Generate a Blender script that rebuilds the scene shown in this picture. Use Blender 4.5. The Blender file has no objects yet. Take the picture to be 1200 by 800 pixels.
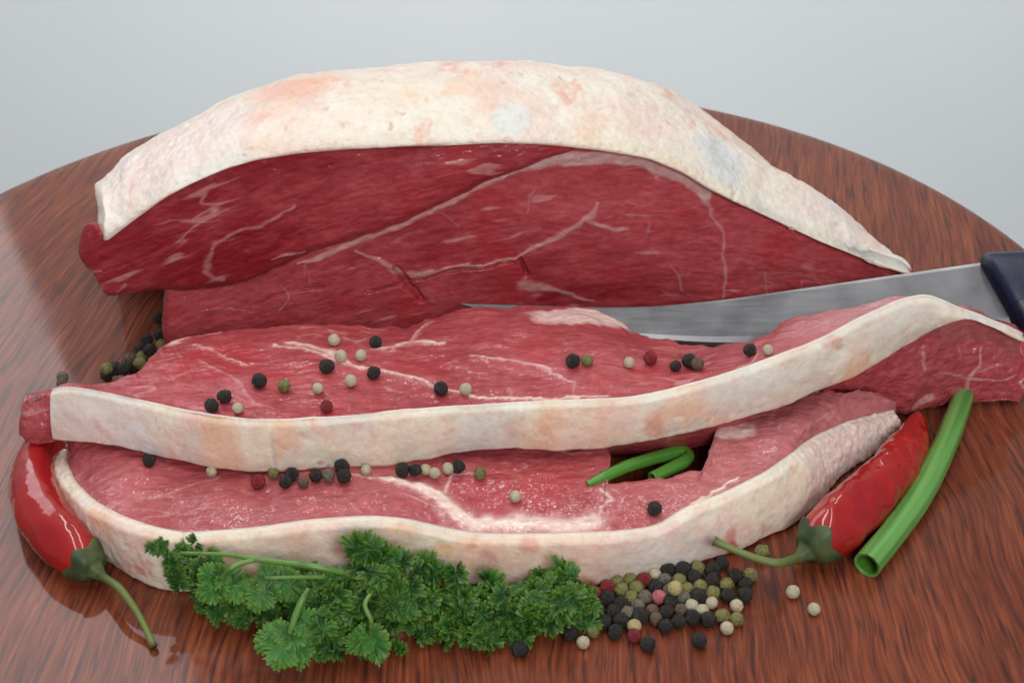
import bpy, math, random
import numpy as np
from mathutils import Matrix, Vector, Quaternion

# ------------------------------------------------------------------ camera
TH = math.radians(34); F = 2200.0; D = 0.3 / 1000 * F; ROLL = math.radians(-2.5)
W = np.array([0, math.cos(TH), -math.sin(TH)])
R0 = np.array([1., 0, 0]); U0 = np.array([0, math.sin(TH), math.cos(TH)])
RI = math.cos(ROLL) * R0 + math.sin(ROLL) * U0
UI = -math.sin(ROLL) * R0 + math.cos(ROLL) * U0
O = -W * D

scene = bpy.context.scene
C = scene.collection
cam_data = bpy.data.cameras.new('camera'); cam = bpy.data.objects.new('camera', cam_data); C.objects.link(cam)
cam_data.sensor_width = 36; cam_data.lens = F * 36 / 1200
cam_data.clip_start = 0.01; cam_data.clip_end = 50
cam.matrix_world = Matrix(((RI[0], UI[0], -W[0], O[0]), (RI[1], UI[1], -W[1], O[1]), (RI[2], UI[2], -W[2], O[2]), (0, 0, 0, 1)))
cam_data.dof.use_dof = True; cam_data.dof.focus_distance = 0.605; cam_data.dof.aperture_fstop = 28
scene.camera = cam

# ------------------------------------------------------------------ light
world = bpy.data.worlds.new('World'); scene.world = world; world.use_nodes = True
bg = world.node_tree.nodes['Background']
bg.inputs[0].default_value = (0.93, 0.96, 1.0, 1); bg.inputs[1].default_value = 0.25

def area(name, loc, target, sx, sy, power, color=(1, 1, 1)):
    l = bpy.data.lights.new(name, 'AREA'); l.shape = 'RECTANGLE'; l.size = sx; l.size_y = sy
    l.energy = power; l.color = color
    o = bpy.data.objects.new(name, l); C.objects.link(o); o.location = loc
    o.rotation_euler = (Vector(target) - Vector(loc)).to_track_quat('-Z', 'Y').to_euler()
    return o
# ceiling fluorescent panels, the bright window back left, the room behind the camera
area('ceiling_tube', (-0.30, 0.35, 1.75), (-0.30, 0.35, 0), 0.13, 2.0, 10.5, (1.0, 0.98, 0.95))
area('ceiling_tube', (0.45, 0.25, 1.75), (0.45, 0.25, 0), 0.13, 2.0, 9.0, (1.0, 0.98, 0.95))
area('window_light', (-1.05, 1.25, 1.12), (-0.1, -0.1, 0), 1.1, 1.0, 9.5, (0.95, 0.98, 1.0))
area('added_wall_fill', (0.1, 0.45, 1.75), (0.1, 1.75, -0.7), 1.8, 0.3, 12.5, (1.0, 0.99, 0.97)).data.spread = math.radians(66)  # unseen light added to brighten the wall, not a fitting of the room
area('room_light', (0.3, -1.7, 1.2), (0, 0, 0.03), 0.6, 0.5, 20, (1.0, 0.98, 0.96))
scene.view_settings.view_transform = 'Standard'; scene.view_settings.look = 'None'
scene.view_settings.gamma = 1.0; scene.view_settings.exposure = 0.0
scene.view_settings.use_curve_mapping = False
scene.cycles.max_bounces = 6; scene.cycles.diffuse_bounces = 3; scene.cycles.glossy_bounces = 3; scene.cycles.transmission_bounces = 3

# ------------------------------------------------------------------ geometry helpers
rng = random.Random(7)
def ray(px, py): return F * W + (px - 600) * RI - (py - 400) * UI
def G(px, py, z=0.0):
    d = ray(px, py); return O + d * ((z - O[2]) / d[2])
def V(px, py, y, b=0.0):
    d = ray(px, py); return O + d * ((y + b * O[0] - O[1]) / (d[1] - b * d[0]))
def proj(p):
    v = np.asarray(p) - O; k = F / (v @ W)
    return 600 + (v @ RI) * k, 400 - (v @ UI) * k
def psize(p, r):                       # r photo pixels at point p, in metres
    return r * float((np.asarray(p) - O) @ W) / F

_r = np.random.RandomState(3)
_perm = np.concatenate([_r.permutation(256)] * 3)
_gr = _r.normal(size=(256, 3)); _gr /= np.linalg.norm(_gr, axis=1)[:, None]
_gx, _gy, _gz = (np.ascontiguousarray(_gr[:, k], dtype=np.float32) for k in range(3))
_perm = _perm.astype(np.int32)
def perlin(p):
    p = np.asarray(p); i = np.floor(p); f = (p - i).astype(np.float32); i = i.astype(np.int32) & 255
    u = f * f * f * (f * (f * 6 - 15) + 10)
    fx, fy, fz = (np.ascontiguousarray(f[:, k]) for k in range(3)); ux, uy, uz = (np.ascontiguousarray(u[:, k]) for k in range(3))
    out = 0
    for dx in (0, 1):
        hx = _perm[i[:, 0] + dx]; wx = ux if dx else 1 - ux
        for dy in (0, 1):
            hy = _perm[hx + ((i[:, 1] + dy) & 255)]; wxy = wx * (uy if dy else 1 - uy)
            for dz in (0, 1):
                h = _perm[hy + ((i[:, 2] + dz) & 255)]
                out = out + wxy * (uz if dz else 1 - uz) * (_gx[h] * (fx - dx) + _gy[h] * (fy - dy) + _gz[h] * (fz - dz))
    return out * 1.5
def fbm(p, scale, octv=3, seed=0.0, stretch=(1, 1, 1)):
    q = np.asarray(p).reshape(-1, 3) * (np.array(stretch) * scale) + seed * 17.31
    a, s, out = 1.0, 0.0, 0
    for k in range(octv):
        out = out + a * perlin(q); s += a; q = q * 2.03 + 5.7; a *= 0.5
    return out / s
def sstep(a, b, x):
    t = np.clip((x - a) / (b - a), 0, 1); return t * t * (3 - 2 * t)
def lerp(a, b, t): return a + (b - a) * t

def raw_mesh(name, verts, polys_flat, loop_start):
    me = bpy.data.meshes.new(name)
    me.vertices.add(len(verts)); me.vertices.foreach_set('co', np.asarray(verts, np.float32).ravel())
    me.loops.add(len(polys_flat)); me.loops.foreach_set('vertex_index', np.asarray(polys_flat, np.int32))
    me.polygons.add(len(loop_start)); me.polygons.foreach_set('loop_start', np.asarray(loop_start, np.int32))
    me.update(calc_edges=True); me.validate()
    me.polygons.foreach_set('use_smooth', np.ones(len(me.polygons), bool))
    return me
def link(name, me, mat, parent=None):
    o = bpy.data.objects.new(name, me); C.objects.link(o)
    if mat is not None and len(me.materials) == 0: me.materials.append(mat)
    o.parent = parent
    return o
def paint(me, col, fat=None):
    a = me.attributes.new('Col', 'FLOAT_COLOR', 'POINT')
    c = np.ones((len(me.vertices), 4), np.float32); c[:, :3] = np.clip(col, 0, 1)
    if fat is not None: c[:, 3] = np.clip(fat, 0, 1)
    a.data.foreach_set('color', c.ravel())
def grid_mesh(name, P, closed=True, caps=True):
    """P[nu, nk, 3] rings along u -> quads (closed in k) with end caps."""
    nu, nk = P.shape[:2]
    idx = np.arange(nu * nk).reshape(nu, nk)
    if closed:
        nx = np.roll(idx, -1, axis=1)
        q = np.stack([idx[:-1], idx[1:], nx[1:], nx[:-1]], -1).reshape(-1, 4)
    else:
        q = np.stack([idx[:-1, :-1], idx[1:, :-1], idx[1:, 1:], idx[:-1, 1:]], -1).reshape(-1, 4)
    flat = q.ravel(); ls = np.arange(0, len(flat), 4)
    if closed and caps:
        a = idx[0]; b = idx[-1][::-1]
        ls = np.concatenate([ls, [len(flat), len(flat) + nk]]); flat = np.concatenate([flat, a, b])
    if closed:                                   # outward normals
        A, B, Cq, Dq = (P.reshape(-1, 3)[q[:, k]] for k in range(4))
        c0 = P.reshape(-1, 3).mean(0)
        if np.einsum('ij,ij->', (A + Cq) / 2 - c0, np.cross(Cq - A, Dq - B)) < 0:
            q = q[:, ::-1]; flat = q.ravel(); ls = np.arange(0, len(flat), 4)
            if caps:
                a, b = idx[0][::-1], idx[-1]
                ls = np.concatenate([ls, [len(flat), len(flat) + nk]]); flat = np.concatenate([flat, a, b])
    return raw_mesh(name, P.reshape(-1, 3), flat, ls)
def gnormals(P, closed=True):
    du = np.gradient(P, axis=0)
    if closed: dk = (np.roll(P, -1, 1) - np.roll(P, 1, 1)) / 2
    else: dk = np.gradient(P, axis=1)
    n = np.cross(du, dk); l = np.linalg.norm(n, axis=2, keepdims=True)
    return n / np.maximum(l, 1e-12)
def smooth_rows(A, sig):
    if sig <= 0: return A
    k = int(3 * sig) + 1; w = np.exp(-0.5 * (np.arange(-k, k + 1) / sig) ** 2); w /= w.sum()
    B = np.concatenate([2 * A[:1] - A[1:k + 1][::-1], A, 2 * A[-1:] - A[-k - 1:-1][::-1]])
    return np.stack([np.convolve(B[:, i], w, 'valid') for i in range(A.shape[1])], 1)
def resample(A, nu, par):
    t = np.linspace(0, par[-1], nu)
    return np.stack([np.interp(t, par, A[:, i]) for i in range(A.shape[1])], 1)
def interp1(x, pts):
    pts = np.array(pts, float); return np.interp(x, pts[:, 0], pts[:, 1])
def smooth_curve(pts, n=400, sig=6):
    pts = np.array(pts, float); x = np.linspace(pts[0, 0], pts[-1, 0], n)
    y = np.interp(x, pts[:, 0], pts[:, 1]); y = smooth_rows(y[:, None], sig)[:, 0]
    return lambda q: np.interp(q, x, y)
def seg_dist(P2, poly, widths=None):
    """distance of points to a polyline, and the width there"""
    poly = np.asarray(poly, float); best = np.full(len(P2), 1e9); wd = np.zeros(len(P2))
    n = len(poly)
    if widths is None: widths = [1.0] * n
    widths = np.interp(np.linspace(0, 1, n), np.linspace(0, 1, len(widths)), widths)
    for a, b, wa, wb in zip(poly[:-1], poly[1:], widths[:-1], widths[1:]):
        d = b - a; t = np.clip(((P2 - a) @ d) / (d @ d + 1e-15), 0, 1)
        r = np.hypot(*(P2 - a - t[:, None] * d).T)
        m = r < best; best[m] = r[m]; wd[m] = (wa + (wb - wa) * t)[m]
    return best, wd
def tube(path, radii, n=20, squash=None, cap=True, sub=1):
    """rings round a path; returns P[nu,n,3] and tangents"""
    path = np.asarray(path, float); radii = np.asarray(radii, float)
    tg = np.gradient(path, axis=0); tg /= np.linalg.norm(tg, axis=1)[:, None]
    up = np.array([0, 0, 1.]); P = np.zeros((len(path), n, 3))
    a = np.linspace(0, 2 * np.pi, n, endpoint=False)
    for i in range(len(path)):
        s = np.cross(tg[i], up); s /= max(np.linalg.norm(s), 1e-9); u = np.cross(s, tg[i])
        sq = 1.0 if squash is None else squash[i]
        P[i] = path[i] + radii[i] * (np.cos(a)[:, None] * s + sq * np.sin(a)[:, None] * u)
    return P
def spline(pts, n, sig=None):
    pts = np.array(pts, float); par = np.r_[0, np.cumsum(np.linalg.norm(np.diff(pts[:, :3], axis=0), axis=1))]
    A = resample(pts, n, par)
    return smooth_rows(A, n / len(pts) * 0.45 if sig is None else sig)

def thing(name, label, cat, loc, group=None):
    o = bpy.data.objects.new(name, None); C.objects.link(o); o.location = loc; o.empty_display_size = 0.02
    tag(o, label, cat, group); return o
def tag(o, label, cat, group=None):
    o['label'] = label; o['category'] = cat
    if group: o['group'] = group

# ------------------------------------------------------------------ materials
class NT:
    def __init__(s, name):
        s.m = bpy.data.materials.new(name); s.m.use_nodes = True
        s.t = s.m.node_tree; s.b = s.t.nodes['Principled BSDF']; s.out = s.t.nodes['Material Output']
    def n(s, kind, **kw):
        nd = s.t.nodes.new('ShaderNode' + kind)
        for k, v in kw.items():
            if k.startswith('_'): setattr(nd, k[1:], v)
            else: nd.inputs[k.replace('__', ' ')].default_value = v
        return nd
    def l(s, a, b): s.t.links.new(a, b)
    def val(s, **kw):
        for k, v in kw.items(): s.b.inputs[k.replace('__', ' ')].default_value = v
    def math(s, op, a, b=None, clamp=False):
        nd = s.n('Math', _operation=op, _use_clamp=clamp)
        for i, x in enumerate((a, b)):
            if x is None: continue
            if isinstance(x, (int, float)): nd.inputs[i].default_value = x
            else: s.l(x, nd.inputs[i])
        return nd.outputs[0]
    def ramp(s, fac, stops, interp='LINEAR'):
        nd = s.n('ValToRGB'); cr = nd.color_ramp; cr.interpolation = interp
        while len(cr.elements) < len(stops): cr.elements.new(0.5)
        for e, (p, c) in zip(cr.elements, stops):
            e.position = p; e.color = (*c, 1) if len(c) == 3 else c
        s.l(fac, nd.inputs[0]); return nd
    def mix(s, fac, a, b, blend='MIX'):
        nd = s.n('Mix', _data_type='RGBA', _blend_type=blend)
        for sock, x in ((nd.inputs[0], fac), (nd.inputs[6], a), (nd.inputs[7], b)):
            if isinstance(x, (int, float)): sock.default_value = x
            elif isinstance(x, tuple): sock.default_value = (*x, 1)
            else: s.l(x, sock)
        return nd.outputs[2]

def meat_material(name, scale=520.0, bump=0.0006, wetness=0.9, gloss_scale=320.0, gloss_bump=0.0010):
    m = NT(name)
    at = m.n('Attribute', _attribute_name='Col'); geo = m.n('TexCoord')
    mp = m.n('Mapping'); mp.inputs['Scale'].default_value = (0.6, 1.0, 1.0); m.l(geo.outputs['Object'], mp.inputs[0])
    fine = m.n('TexNoise', Scale=scale, Detail=3.0, Roughness=0.55); m.l(mp.outputs[0], fine.inputs['Vector'])
    film = m.n('TexNoise', Scale=gloss_scale, Detail=2.5, Roughness=0.6); m.l(mp.outputs[0], film.inputs['Vector'])
    wet = m.n('TexNoise', Scale=60.0, Detail=2.0); m.l(geo.outputs['Object'], wet.inputs['Vector'])
    v = m.ramp(fine.outputs['Fac'], [(0.28, (0.80, 0.72, 0.72)), (0.55, (1, 1, 1)), (0.8, (1.10, 1.35, 1.35))])
    m.l(m.mix(1.0, at.outputs['Color'], v.outputs[0], 'MULTIPLY'), m.b.inputs['Base Color'])
    cw = m.n('MapRange'); cw.inputs[1].default_value = 0.38; cw.inputs[2].default_value = 0.66
    cw.inputs[3].default_value = wetness; cw.inputs[4].default_value = 0.18 * wetness
    m.l(wet.outputs['Fac'], cw.inputs[0]); m.l(cw.outputs[0], m.b.inputs['Coat Weight'])
    bp = m.n('Bump', Strength=0.9, Distance=bump); m.l(fine.outputs['Fac'], bp.inputs['Height']); m.l(bp.outputs[0], m.b.inputs['Normal'])
    b2 = m.n('Bump', Strength=1.0, Distance=gloss_bump); m.l(film.outputs['Fac'], b2.inputs['Height']); m.l(b2.outputs[0], m.b.inputs['Coat Normal'])
    m.val(Roughness=0.5, Coat__Roughness=0.07, Coat__IOR=1.5, Subsurface__Weight=0.22, Subsurface__Scale=0.004, Specular__IOR__Level=0.25)
    m.b.inputs['Subsurface Radius'].default_value = (1.0, 0.25, 0.2)
    return m.m
def fat_material(name):
    m = NT(name)
    at = m.n('Attribute', _attribute_name='Col'); geo = m.n('TexCoord')
    fine = m.n('TexNoise', Scale=420.0, Detail=5.0, Roughness=0.62); m.l(geo.outputs['Object'], fine.inputs['Vector'])
    cell = m.n('TexVoronoi', Scale=260.0, _feature='DISTANCE_TO_EDGE'); m.l(geo.outputs['Object'], cell.inputs['Vector'])
    v = m.ramp(fine.outputs['Fac'], [(0.3, (0.93, 0.88, 0.86)), (0.5, (1, 1, 1)), (0.75, (1.03, 1.03, 1.03))])
    m.l(m.mix(1.0, at.outputs['Color'], v.outputs[0], 'MULTIPLY'), m.b.inputs['Base Color'])
    mott = m.n('TexNoise', Scale=150.0, Detail=5.0, Roughness=0.65); m.l(geo.outputs['Object'], mott.inputs['Vector'])
    mv = m.ramp(mott.outputs['Fac'], [(0.34, (0.97, 0.90, 0.85)), (0.48, (1, 0.99, 0.98)), (0.64, (1.02, 1.03, 1.03))])
    m.l(m.mix(1.0, m.mix(1.0, at.outputs['Color'], v.outputs[0], 'MULTIPLY'), mv.outputs[0], 'MULTIPLY'), m.b.inputs['Base Color'])
    ce = m.n('MapRange'); ce.inputs[1].default_value = 0.0; ce.inputs[2].default_value = 0.12
    m.l(cell.outputs['Distance'], ce.inputs[0])
    h = m.math('ADD', m.math('ADD', fine.outputs['Fac'], m.math('MULTIPLY', mott.outputs['Fac'], 1.2)), m.math('MULTIPLY', ce.outputs[0], 0.12))
    bp = m.n('Bump', Strength=0.4, Distance=0.0009); m.l(h, bp.inputs['Height']); m.l(bp.outputs[0], m.b.inputs['Normal'])
    m.val(Roughness=0.42, Subsurface__Weight=0.5, Subsurface__Scale=0.006, Specular__IOR__Level=0.4, Coat__Weight=0.15, Coat__Roughness=0.25)
    m.b.inputs['Subsurface Radius'].default_value = (1.0, 0.6, 0.45)
    return m.m
MEAT = meat_material('raw_beef'); FACE = meat_material('raw_beef_cut_face', 520.0, 0.0004, 0.5, 480.0, 0.0006); FAT = fat_material('beef_fat')

def wood_material():
    m = NT('varnished_wood'); tc = m.n('TexCoord'); sp = m.n('SeparateXYZ'); m.l(tc.outputs['Object'], sp.inputs[0])
    x, y = sp.outputs[0], sp.outputs[1]
    warp = m.n('TexNoise', Scale=9.0, Detail=2.0); m.l(tc.outputs['Object'], warp.inputs['Vector'])
    k = m.math('ADD', m.math('SUBTRACT', 0.14, m.math('MULTIPLY', x, 0.45)), m.math('MULTIPLY', y, 0.35))
    u = m.math('SUBTRACT', x, m.math('MULTIPLY', k, y))
    u = m.math('ADD', u, m.math('MULTIPLY', m.math('SUBTRACT', warp.outputs['Fac'], 0.5), 0.02))
    def coords(su, sv):
        c = m.n('CombineXYZ'); m.l(m.math('MULTIPLY', u, su), c.inputs[0]); m.l(m.math('MULTIPLY', y, sv), c.inputs[1]); return c.outputs[0]
    def noise(su, sv, det, dist=0.0):
        t = m.n('TexNoise', Scale=1.0, Detail=det, Distortion=dist); m.l(coords(su, sv), t.inputs['Vector']); return t.outputs['Fac']
    broad = noise(45, 6, 3, 0.3); streak = noise(760, 30, 4, 0.2); dash = noise(620, 44, 2, 0.2); fine = noise(1500, 90, 2)
    c = m.ramp(streak, [(0.30, (0.115, 0.026, 0.013)), (0.5, (0.195, 0.046, 0.020)), (0.72, (0.30, 0.080, 0.031))]).outputs[0]
    b = m.ramp(broad, [(0.3, (0.72, 0.66, 0.66)), (0.6, (1.05, 1.05, 1.05))]).outputs[0]
    c = m.mix(1.0, c, b, 'MULTIPLY')
    d = m.ramp(dash, [(0.54, (0, 0, 0)), (0.66, (1, 1, 1))]).outputs[0]
    c = m.mix(m.math('MULTIPLY', d, 0.72), c, (0.042, 0.015, 0.014))
    f = m.ramp(fine, [(0.3, (0.8, 0.8, 0.8)), (0.7, (1.12, 1.12, 1.12))]).outputs[0]
    c = m.mix(1.0, c, f, 'MULTIPLY')
    m.l(c, m.b.inputs['Base Color'])
    smear = m.n('TexNoise', Scale=22.0, Detail=4.0); m.l(tc.outputs['Object'], smear.inputs['Vector'])
    r = m.n('MapRange'); r.inputs[1].default_value = 0.35; r.inputs[2].default_value = 0.7; r.inputs[3].default_value = 0.045; r.inputs[4].default_value = 0.10
    m.l(smear.outputs['Fac'], r.inputs[0]); m.l(r.outputs[0], m.b.inputs['Coat Roughness'])
    m.val(Roughness=0.6, Coat__Weight=0.66, Coat__IOR=1.5, Specular__IOR__Level=0.12)
    return m.m
def wall_material():
    m = NT('painted_wall'); tc = m.n('TexCoord')
    a = m.n('TexNoise', Scale=1.3, Detail=3.0); m.l(tc.outputs['Object'], a.inputs['Vector'])
    c = m.ramp(a.outputs['Fac'], [(0.35, (0.66, 0.70, 0.725)), (0.65, (0.70, 0.735, 0.755))]).outputs[0]
    m.l(c, m.b.inputs['Base Color'])
    b = m.n('TexNoise', Scale=160.0, Detail=3.0); m.l(tc.outputs['Object'], b.inputs['Vector'])
    bp = m.n('Bump', Strength=0.15, Distance=0.002); m.l(b.outputs['Fac'], bp.inputs['Height']); m.l(bp.outputs[0], m.b.inputs['Normal'])
    m.val(Roughness=0.65); return m.m
def simple(name, col, rough, noise_scale=0, amount=0.3, bump=0.0, **kw):
    m = NT(name); m.val(Roughness=rough, **kw)
    if noise_scale:
        tc = m.n('TexCoord'); t = m.n('TexNoise', Scale=noise_scale, Detail=4.0); m.l(tc.outputs['Object'], t.inputs['Vector'])
        lo = tuple(c * (1 - amount) for c in col); hi = tuple(min(1, c * (1 + amount)) for c in col)
        m.l(m.ramp(t.outputs['Fac'], [(0.3, lo), (0.7, hi)]).outputs[0], m.b.inputs['Base Color'])
        if bump:
            bp = m.n('Bump', Strength=0.6, Distance=bump); m.l(t.outputs['Fac'], bp.inputs['Height']); m.l(bp.outputs[0], m.b.inputs['Normal'])
    else: m.b.inputs['Base Color'].default_value = (*col, 1)
    return m.m
def attr_mat(name, rough, **kw):
    m = NT(name); at = m.n('Attribute', _attribute_name='Col'); m.l(at.outputs['Color'], m.b.inputs['Base Color'])
    m.val(Roughness=rough, **kw); return m

# ------------------------------------------------------------------ the setting: wall and round table top
wall = raw_mesh('wall', [(-4, 1.75, -1.5), (4, 1.75, -1.5), (4, 1.75, 2.6), (-4, 1.75, 2.6)], [0, 1, 2, 3], [0])
wall_o = link('wall', wall, wall_material()); wall_o['kind'] = 'structure'
tc_x, tc_y, tc_r = -0.0295, -0.0325, 0.2375
prof = [(0.0, 0.0)] + [(r, 0.0) for r in (0.01, 0.06, 0.12, 0.18, tc_r - 0.008, tc_r - 0.004)]
for a in np.linspace(0, np.pi / 2, 7)[1:]: prof.append((tc_r - 0.004 + 0.004 * math.sin(a), -0.004 + 0.004 * math.cos(a)))
prof += [(tc_r, -0.022), (tc_r - 0.004, -0.026), (0.0, -0.026)]
na = 256; ang = np.linspace(0, 2 * np.pi, na, endpoint=False)
TP = np.array([[(r * math.cos(t), r * math.sin(t), z) for t in ang] for r, z in prof[1:-1]])
tb = grid_mesh('table_top', TP[::-1])
table = link('round_table_top', tb, wood_material()); table.location = (tc_x, tc_y, 0)
tag(table, 'round varnished red-brown wooden table top under all the meat', 'table')

# ------------------------------------------------------------------ colour recipes
LEAN_D = np.array([0.29, 0.018, 0.026]); LEAN_L = np.array([0.50, 0.085, 0.10]); LEAN_B = np.array([0.46, 0.03, 0.036])
SEAM = np.array([0.68, 0.36, 0.34]); CREAM = np.array([0.86, 0.735, 0.60]); PINKF = np.array([0.84, 0.61, 0.54])
PEACH = np.array([0.84, 0.53, 0.37]); GREYF = np.array([0.74, 0.67, 0.60]); REDSP = np.array([0.62, 0.16, 0.12])
def mixc(c, d, t): return c + (np.asarray(d) - c) * t[:, None]
def fat_colour(P, seed, pink=0.5):
    n = len(P); c = np.tile(CREAM, (n, 1))
    c = mixc(c, PINKF, sstep(-0.1, 0.2, fbm(P, 26, 3, seed)) * (0.45 + pink))
    c = mixc(c, PEACH, sstep(0.10, 0.32, fbm(P, 30, 4, seed + 3)) * 0.85)
    c = mixc(c, GREYF, sstep(0.08, 0.28, fbm(P, 40, 4, seed + 6)) * 0.8)
    c = mixc(c, np.array([0.84, 0.79, 0.70]), sstep(0.08, 0.26, fbm(P, 110, 3, seed + 8)) * 0.6)
    c = mixc(c, REDSP, sstep(0.30, 0.48, fbm(P, 95, 3, seed + 9)) * 0.5)
    pit = sstep(0.40, 0.55, fbm(P, 420, 2, seed + 12)) * sstep(0.0, 0.3, fbm(P, 60, 2, seed + 13))
    c = mixc(c, np.array([0.66, 0.52, 0.45]), pit * 0.35)
    return c
def lean_colour(P, seed, base=0.5, stretch=(1, 1, 1)):
    a = np.clip(base + 0.9 * fbm(P, 26, 3, seed) + 0.5 * fbm(P, 330, 2, seed + 1, stretch), 0, 1)
    c = LEAN_D + (LEAN_L - LEAN_D) * a[:, None]
    return mixc(c, LEAN_B, sstep(0.1, 0.4, fbm(P, 40, 2, seed + 4)) * 0.5)
def marble(c, P, seed, amt=0.5, stretch=(0.35, 1, 1)):
    r = np.abs(fbm(P, 75, 3, seed, stretch)); g = sstep(0.1, 0.45, fbm(P, 28, 2, seed + 2))
    t = (1 - sstep(0.004, 0.035, r)) * g * amt
    return mixc(c, SEAM, t), t

# ------------------------------------------------------------------ steaks
def build_steak(name, label, st, rim_w, dome, seams, patches, zpaint, nu, nt, seed, fat_marks, tint, setback=0.0015, tshift=0, rag=None, base_z=0.0):
    st_top = []; st_bot = []; st_rear = []
    for (tx, ty), (bx, by), (rx, ry), zb, zr, zrb in st:
        b = G(bx, by, zb); t = V(tx, ty + tshift, b[1] + setback); r = G(rx, ry, zr)
        st_top.append(t); st_bot.append(b); st_rear.append(np.r_[r, zrb])
    T = np.array(st_top); B = np.array(st_bot); Rr = np.array(st_rear)
    par = np.r_[0, np.cumsum(np.maximum(np.linalg.norm(np.diff(T, axis=0), axis=1), 0.002))]
    mm = nu / (par[-1] * 1000)                       # samples per millimetre
    T = smooth_rows(resample(T, nu, par), 3.2 * mm); B = smooth_rows(resample(B, nu, par), 3.2 * mm)
    Rr = smooth_rows(resample(Rr, nu, par), 0.9 * mm); R = Rr[:, :3]; zrb = Rr[:, 3]
    R = R + np.stack([fbm(R, 140, 3, seed + 70), fbm(R, 140, 3, seed + 71), 0.4 * fbm(R, 140, 3, seed + 72)], 1) * 0.0022
    s = np.linspace(0, 1, nu)
    w = interp1(s, rim_w)[:, None]
    inw = R - T; inw[:, 2] = 0; inw /= np.linalg.norm(inw, axis=1)[:, None]
    # inward direction blended with the rim's own normal
    tg = np.gradient(T, axis=0); nr = np.stack([-tg[:, 1], tg[:, 0], 0 * tg[:, 0]], 1); nr /= np.linalg.norm(nr, axis=1)[:, None]
    nr = smooth_rows(nr, 4 * mm)
    Ti = T + nr * w; Bi = B + nr * w
    root = thing(name, label, 'steak', tuple(np.r_[B.mean(0)[:2], base_z]))
    base = np.array(root.location)
    # lean
    t = np.linspace(0, 1, nt)
    S = Ti[:, None] + (R - Ti)[:, None] * t[None, :, None]
    S[:, :, 2] += (interp1(s, dome)[:, None]) * np.sin(np.pi * t)[None] - 0.0003
    dist = np.linalg.norm(R - Ti, axis=1)
    edge = np.clip((1 - t)[None] * dist[:, None] / 0.0045, 0, 1)
    S[:, :, 2] -= 0.0035 * (1 - np.sqrt(1 - (1 - edge) ** 2))
    low = fbm(S.reshape(-1, 3), 38, 2, seed).reshape(nu, nt)
    S[:, :, 2] += 0.0022 * low * np.sin(np.pi * np.clip(t, 0, 1))[None] ** 0.5
    rearw = np.linspace(0, 1, 9)[1:]
    rb = R.copy(); rb[:, 2] = zrb
    RW = S[:, -1][:, None] + (rb - S[:, -1])[:, None] * rearw[None, :, None]
    RW += (np.sin(rearw * np.pi) * 0.0012)[None, :, None] * (-inw[:, None] * -1)
    BT = rb[:, None] + (Bi - rb)[:, None] * np.array([0.3, 0.6, 0.86, 1.0])[None, :, None]
    if B[:, 2].mean() > 0.01:                        # underside shaped downward to darken the gap over the lower slice
        gw = (sstep(0.012, 0.024, B[:, 0]) * (1 - sstep(0.066, 0.078, B[:, 0])))[:, None]
        BT[:, :3, 2] = lerp(BT[:, :3, 2], np.minimum(BT[:, :3, 2], np.array([0.004, 0.0045, 0.011])[None]), gw)
    top = S.reshape(-1, 3)
    ring = np.concatenate([S, RW, BT], 1)
    N = gnormals(ring); 
    if N[nu // 2, nt // 2, 2] < 0: N = -N
    fl = ring.reshape(-1, 3)
    bundles = fbm(fl, 150, 2, seed + 5, (0.45, 1, 1)); fib = fbm(fl, 520, 2, seed + 6, (0.5, 1, 1)); cuts = -np.abs(fbm(fl, 90, 2, seed + 7, (0.4, 1, 1)))
    disp = 0.0008 * bundles + 0.00016 * fib + 0.0009 * cuts
    # colours
    col = lean_colour(fl, seed, tint[0]); 
    px = interp1((fl[:, 0]), tint[1]); col = mixc(col, np.array([0.56, 0.20, 0.205]), np.clip(px, 0, 1))
    col = mixc(col, np.array([0.24, 0.02, 0.028]), sstep(0.55, 1.0, -cuts * 0 + np.abs(bundles) * 1.6) * 0.25)
    col, tm = marble(col, fl, seed + 20, 0.55)
    q = fl[:, :2] + np.stack([fbm(fl, 50, 1, seed + 8), fbm(fl, 50, 1, seed + 9)], 1) * 0.0028 + np.stack([fbm(fl, 330, 2, seed + 18), fbm(fl, 330, 2, seed + 19)], 1) * 0.0012
    fm = np.zeros(len(fl))
    sv = top - O; skk = F / (sv @ W); sX = 600 + (sv @ RI) * skk; sY = 400 - (sv @ UI) * skk
    def on_top(x, y): return top[np.argmin((sX - x) ** 2 + (sY - y) ** 2)][:2]
    for poly, wpx, strength in seams:
        P2 = np.array([on_top(x, y) for x, y in poly])
        d, ww = seg_dist(q, P2, [x * 0.00029 for x in wpx])
        ww = ww * (1 + 0.55 * fbm(fl, 160, 2, seed + 11)); k = (0.75 * (1 - sstep(0.2, 1.5, d / np.maximum(ww, 1e-5))) + 0.25 * np.exp(-d / 0.0012)) * strength
        fm = np.maximum(fm, np.minimum(k, 1))
    for cx, cy, rx, ry, colr, strength in patches:
        c = on_top(cx, cy); ax = rx * 0.0003; ay = ry * 0.00052
        d = np.hypot((q[:, 0] - c[0]) / ax, (q[:, 1] - c[1]) / ay) + 0.35 * fbm(fl, 110, 3, seed + 14)
        col = mixc(col, np.array(colr), (1 - sstep(0.72, 1.1, d)) * strength)
    sc = mixc(np.tile(SEAM, (len(fl), 1)), np.array([0.88, 0.66, 0.58]), sstep(0.5, 1.0, fm))
    col = col + (sc - col) * fm[:, None]
    disp += 0.0006 * fm
    e = np.zeros((nu, ring.shape[1])); e[:, :nt] = np.minimum(1, t[None] * dist[:, None] / 0.003)
    ring = ring + N * (disp.reshape(nu, -1) * np.maximum(e, 0.0))[..., None]
    me = grid_mesh('lean', ring - base); paint(me, col, fm)
    lean = link('lean_meat', me, MEAT, root)
    # fat rim
    nf = 72
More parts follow.
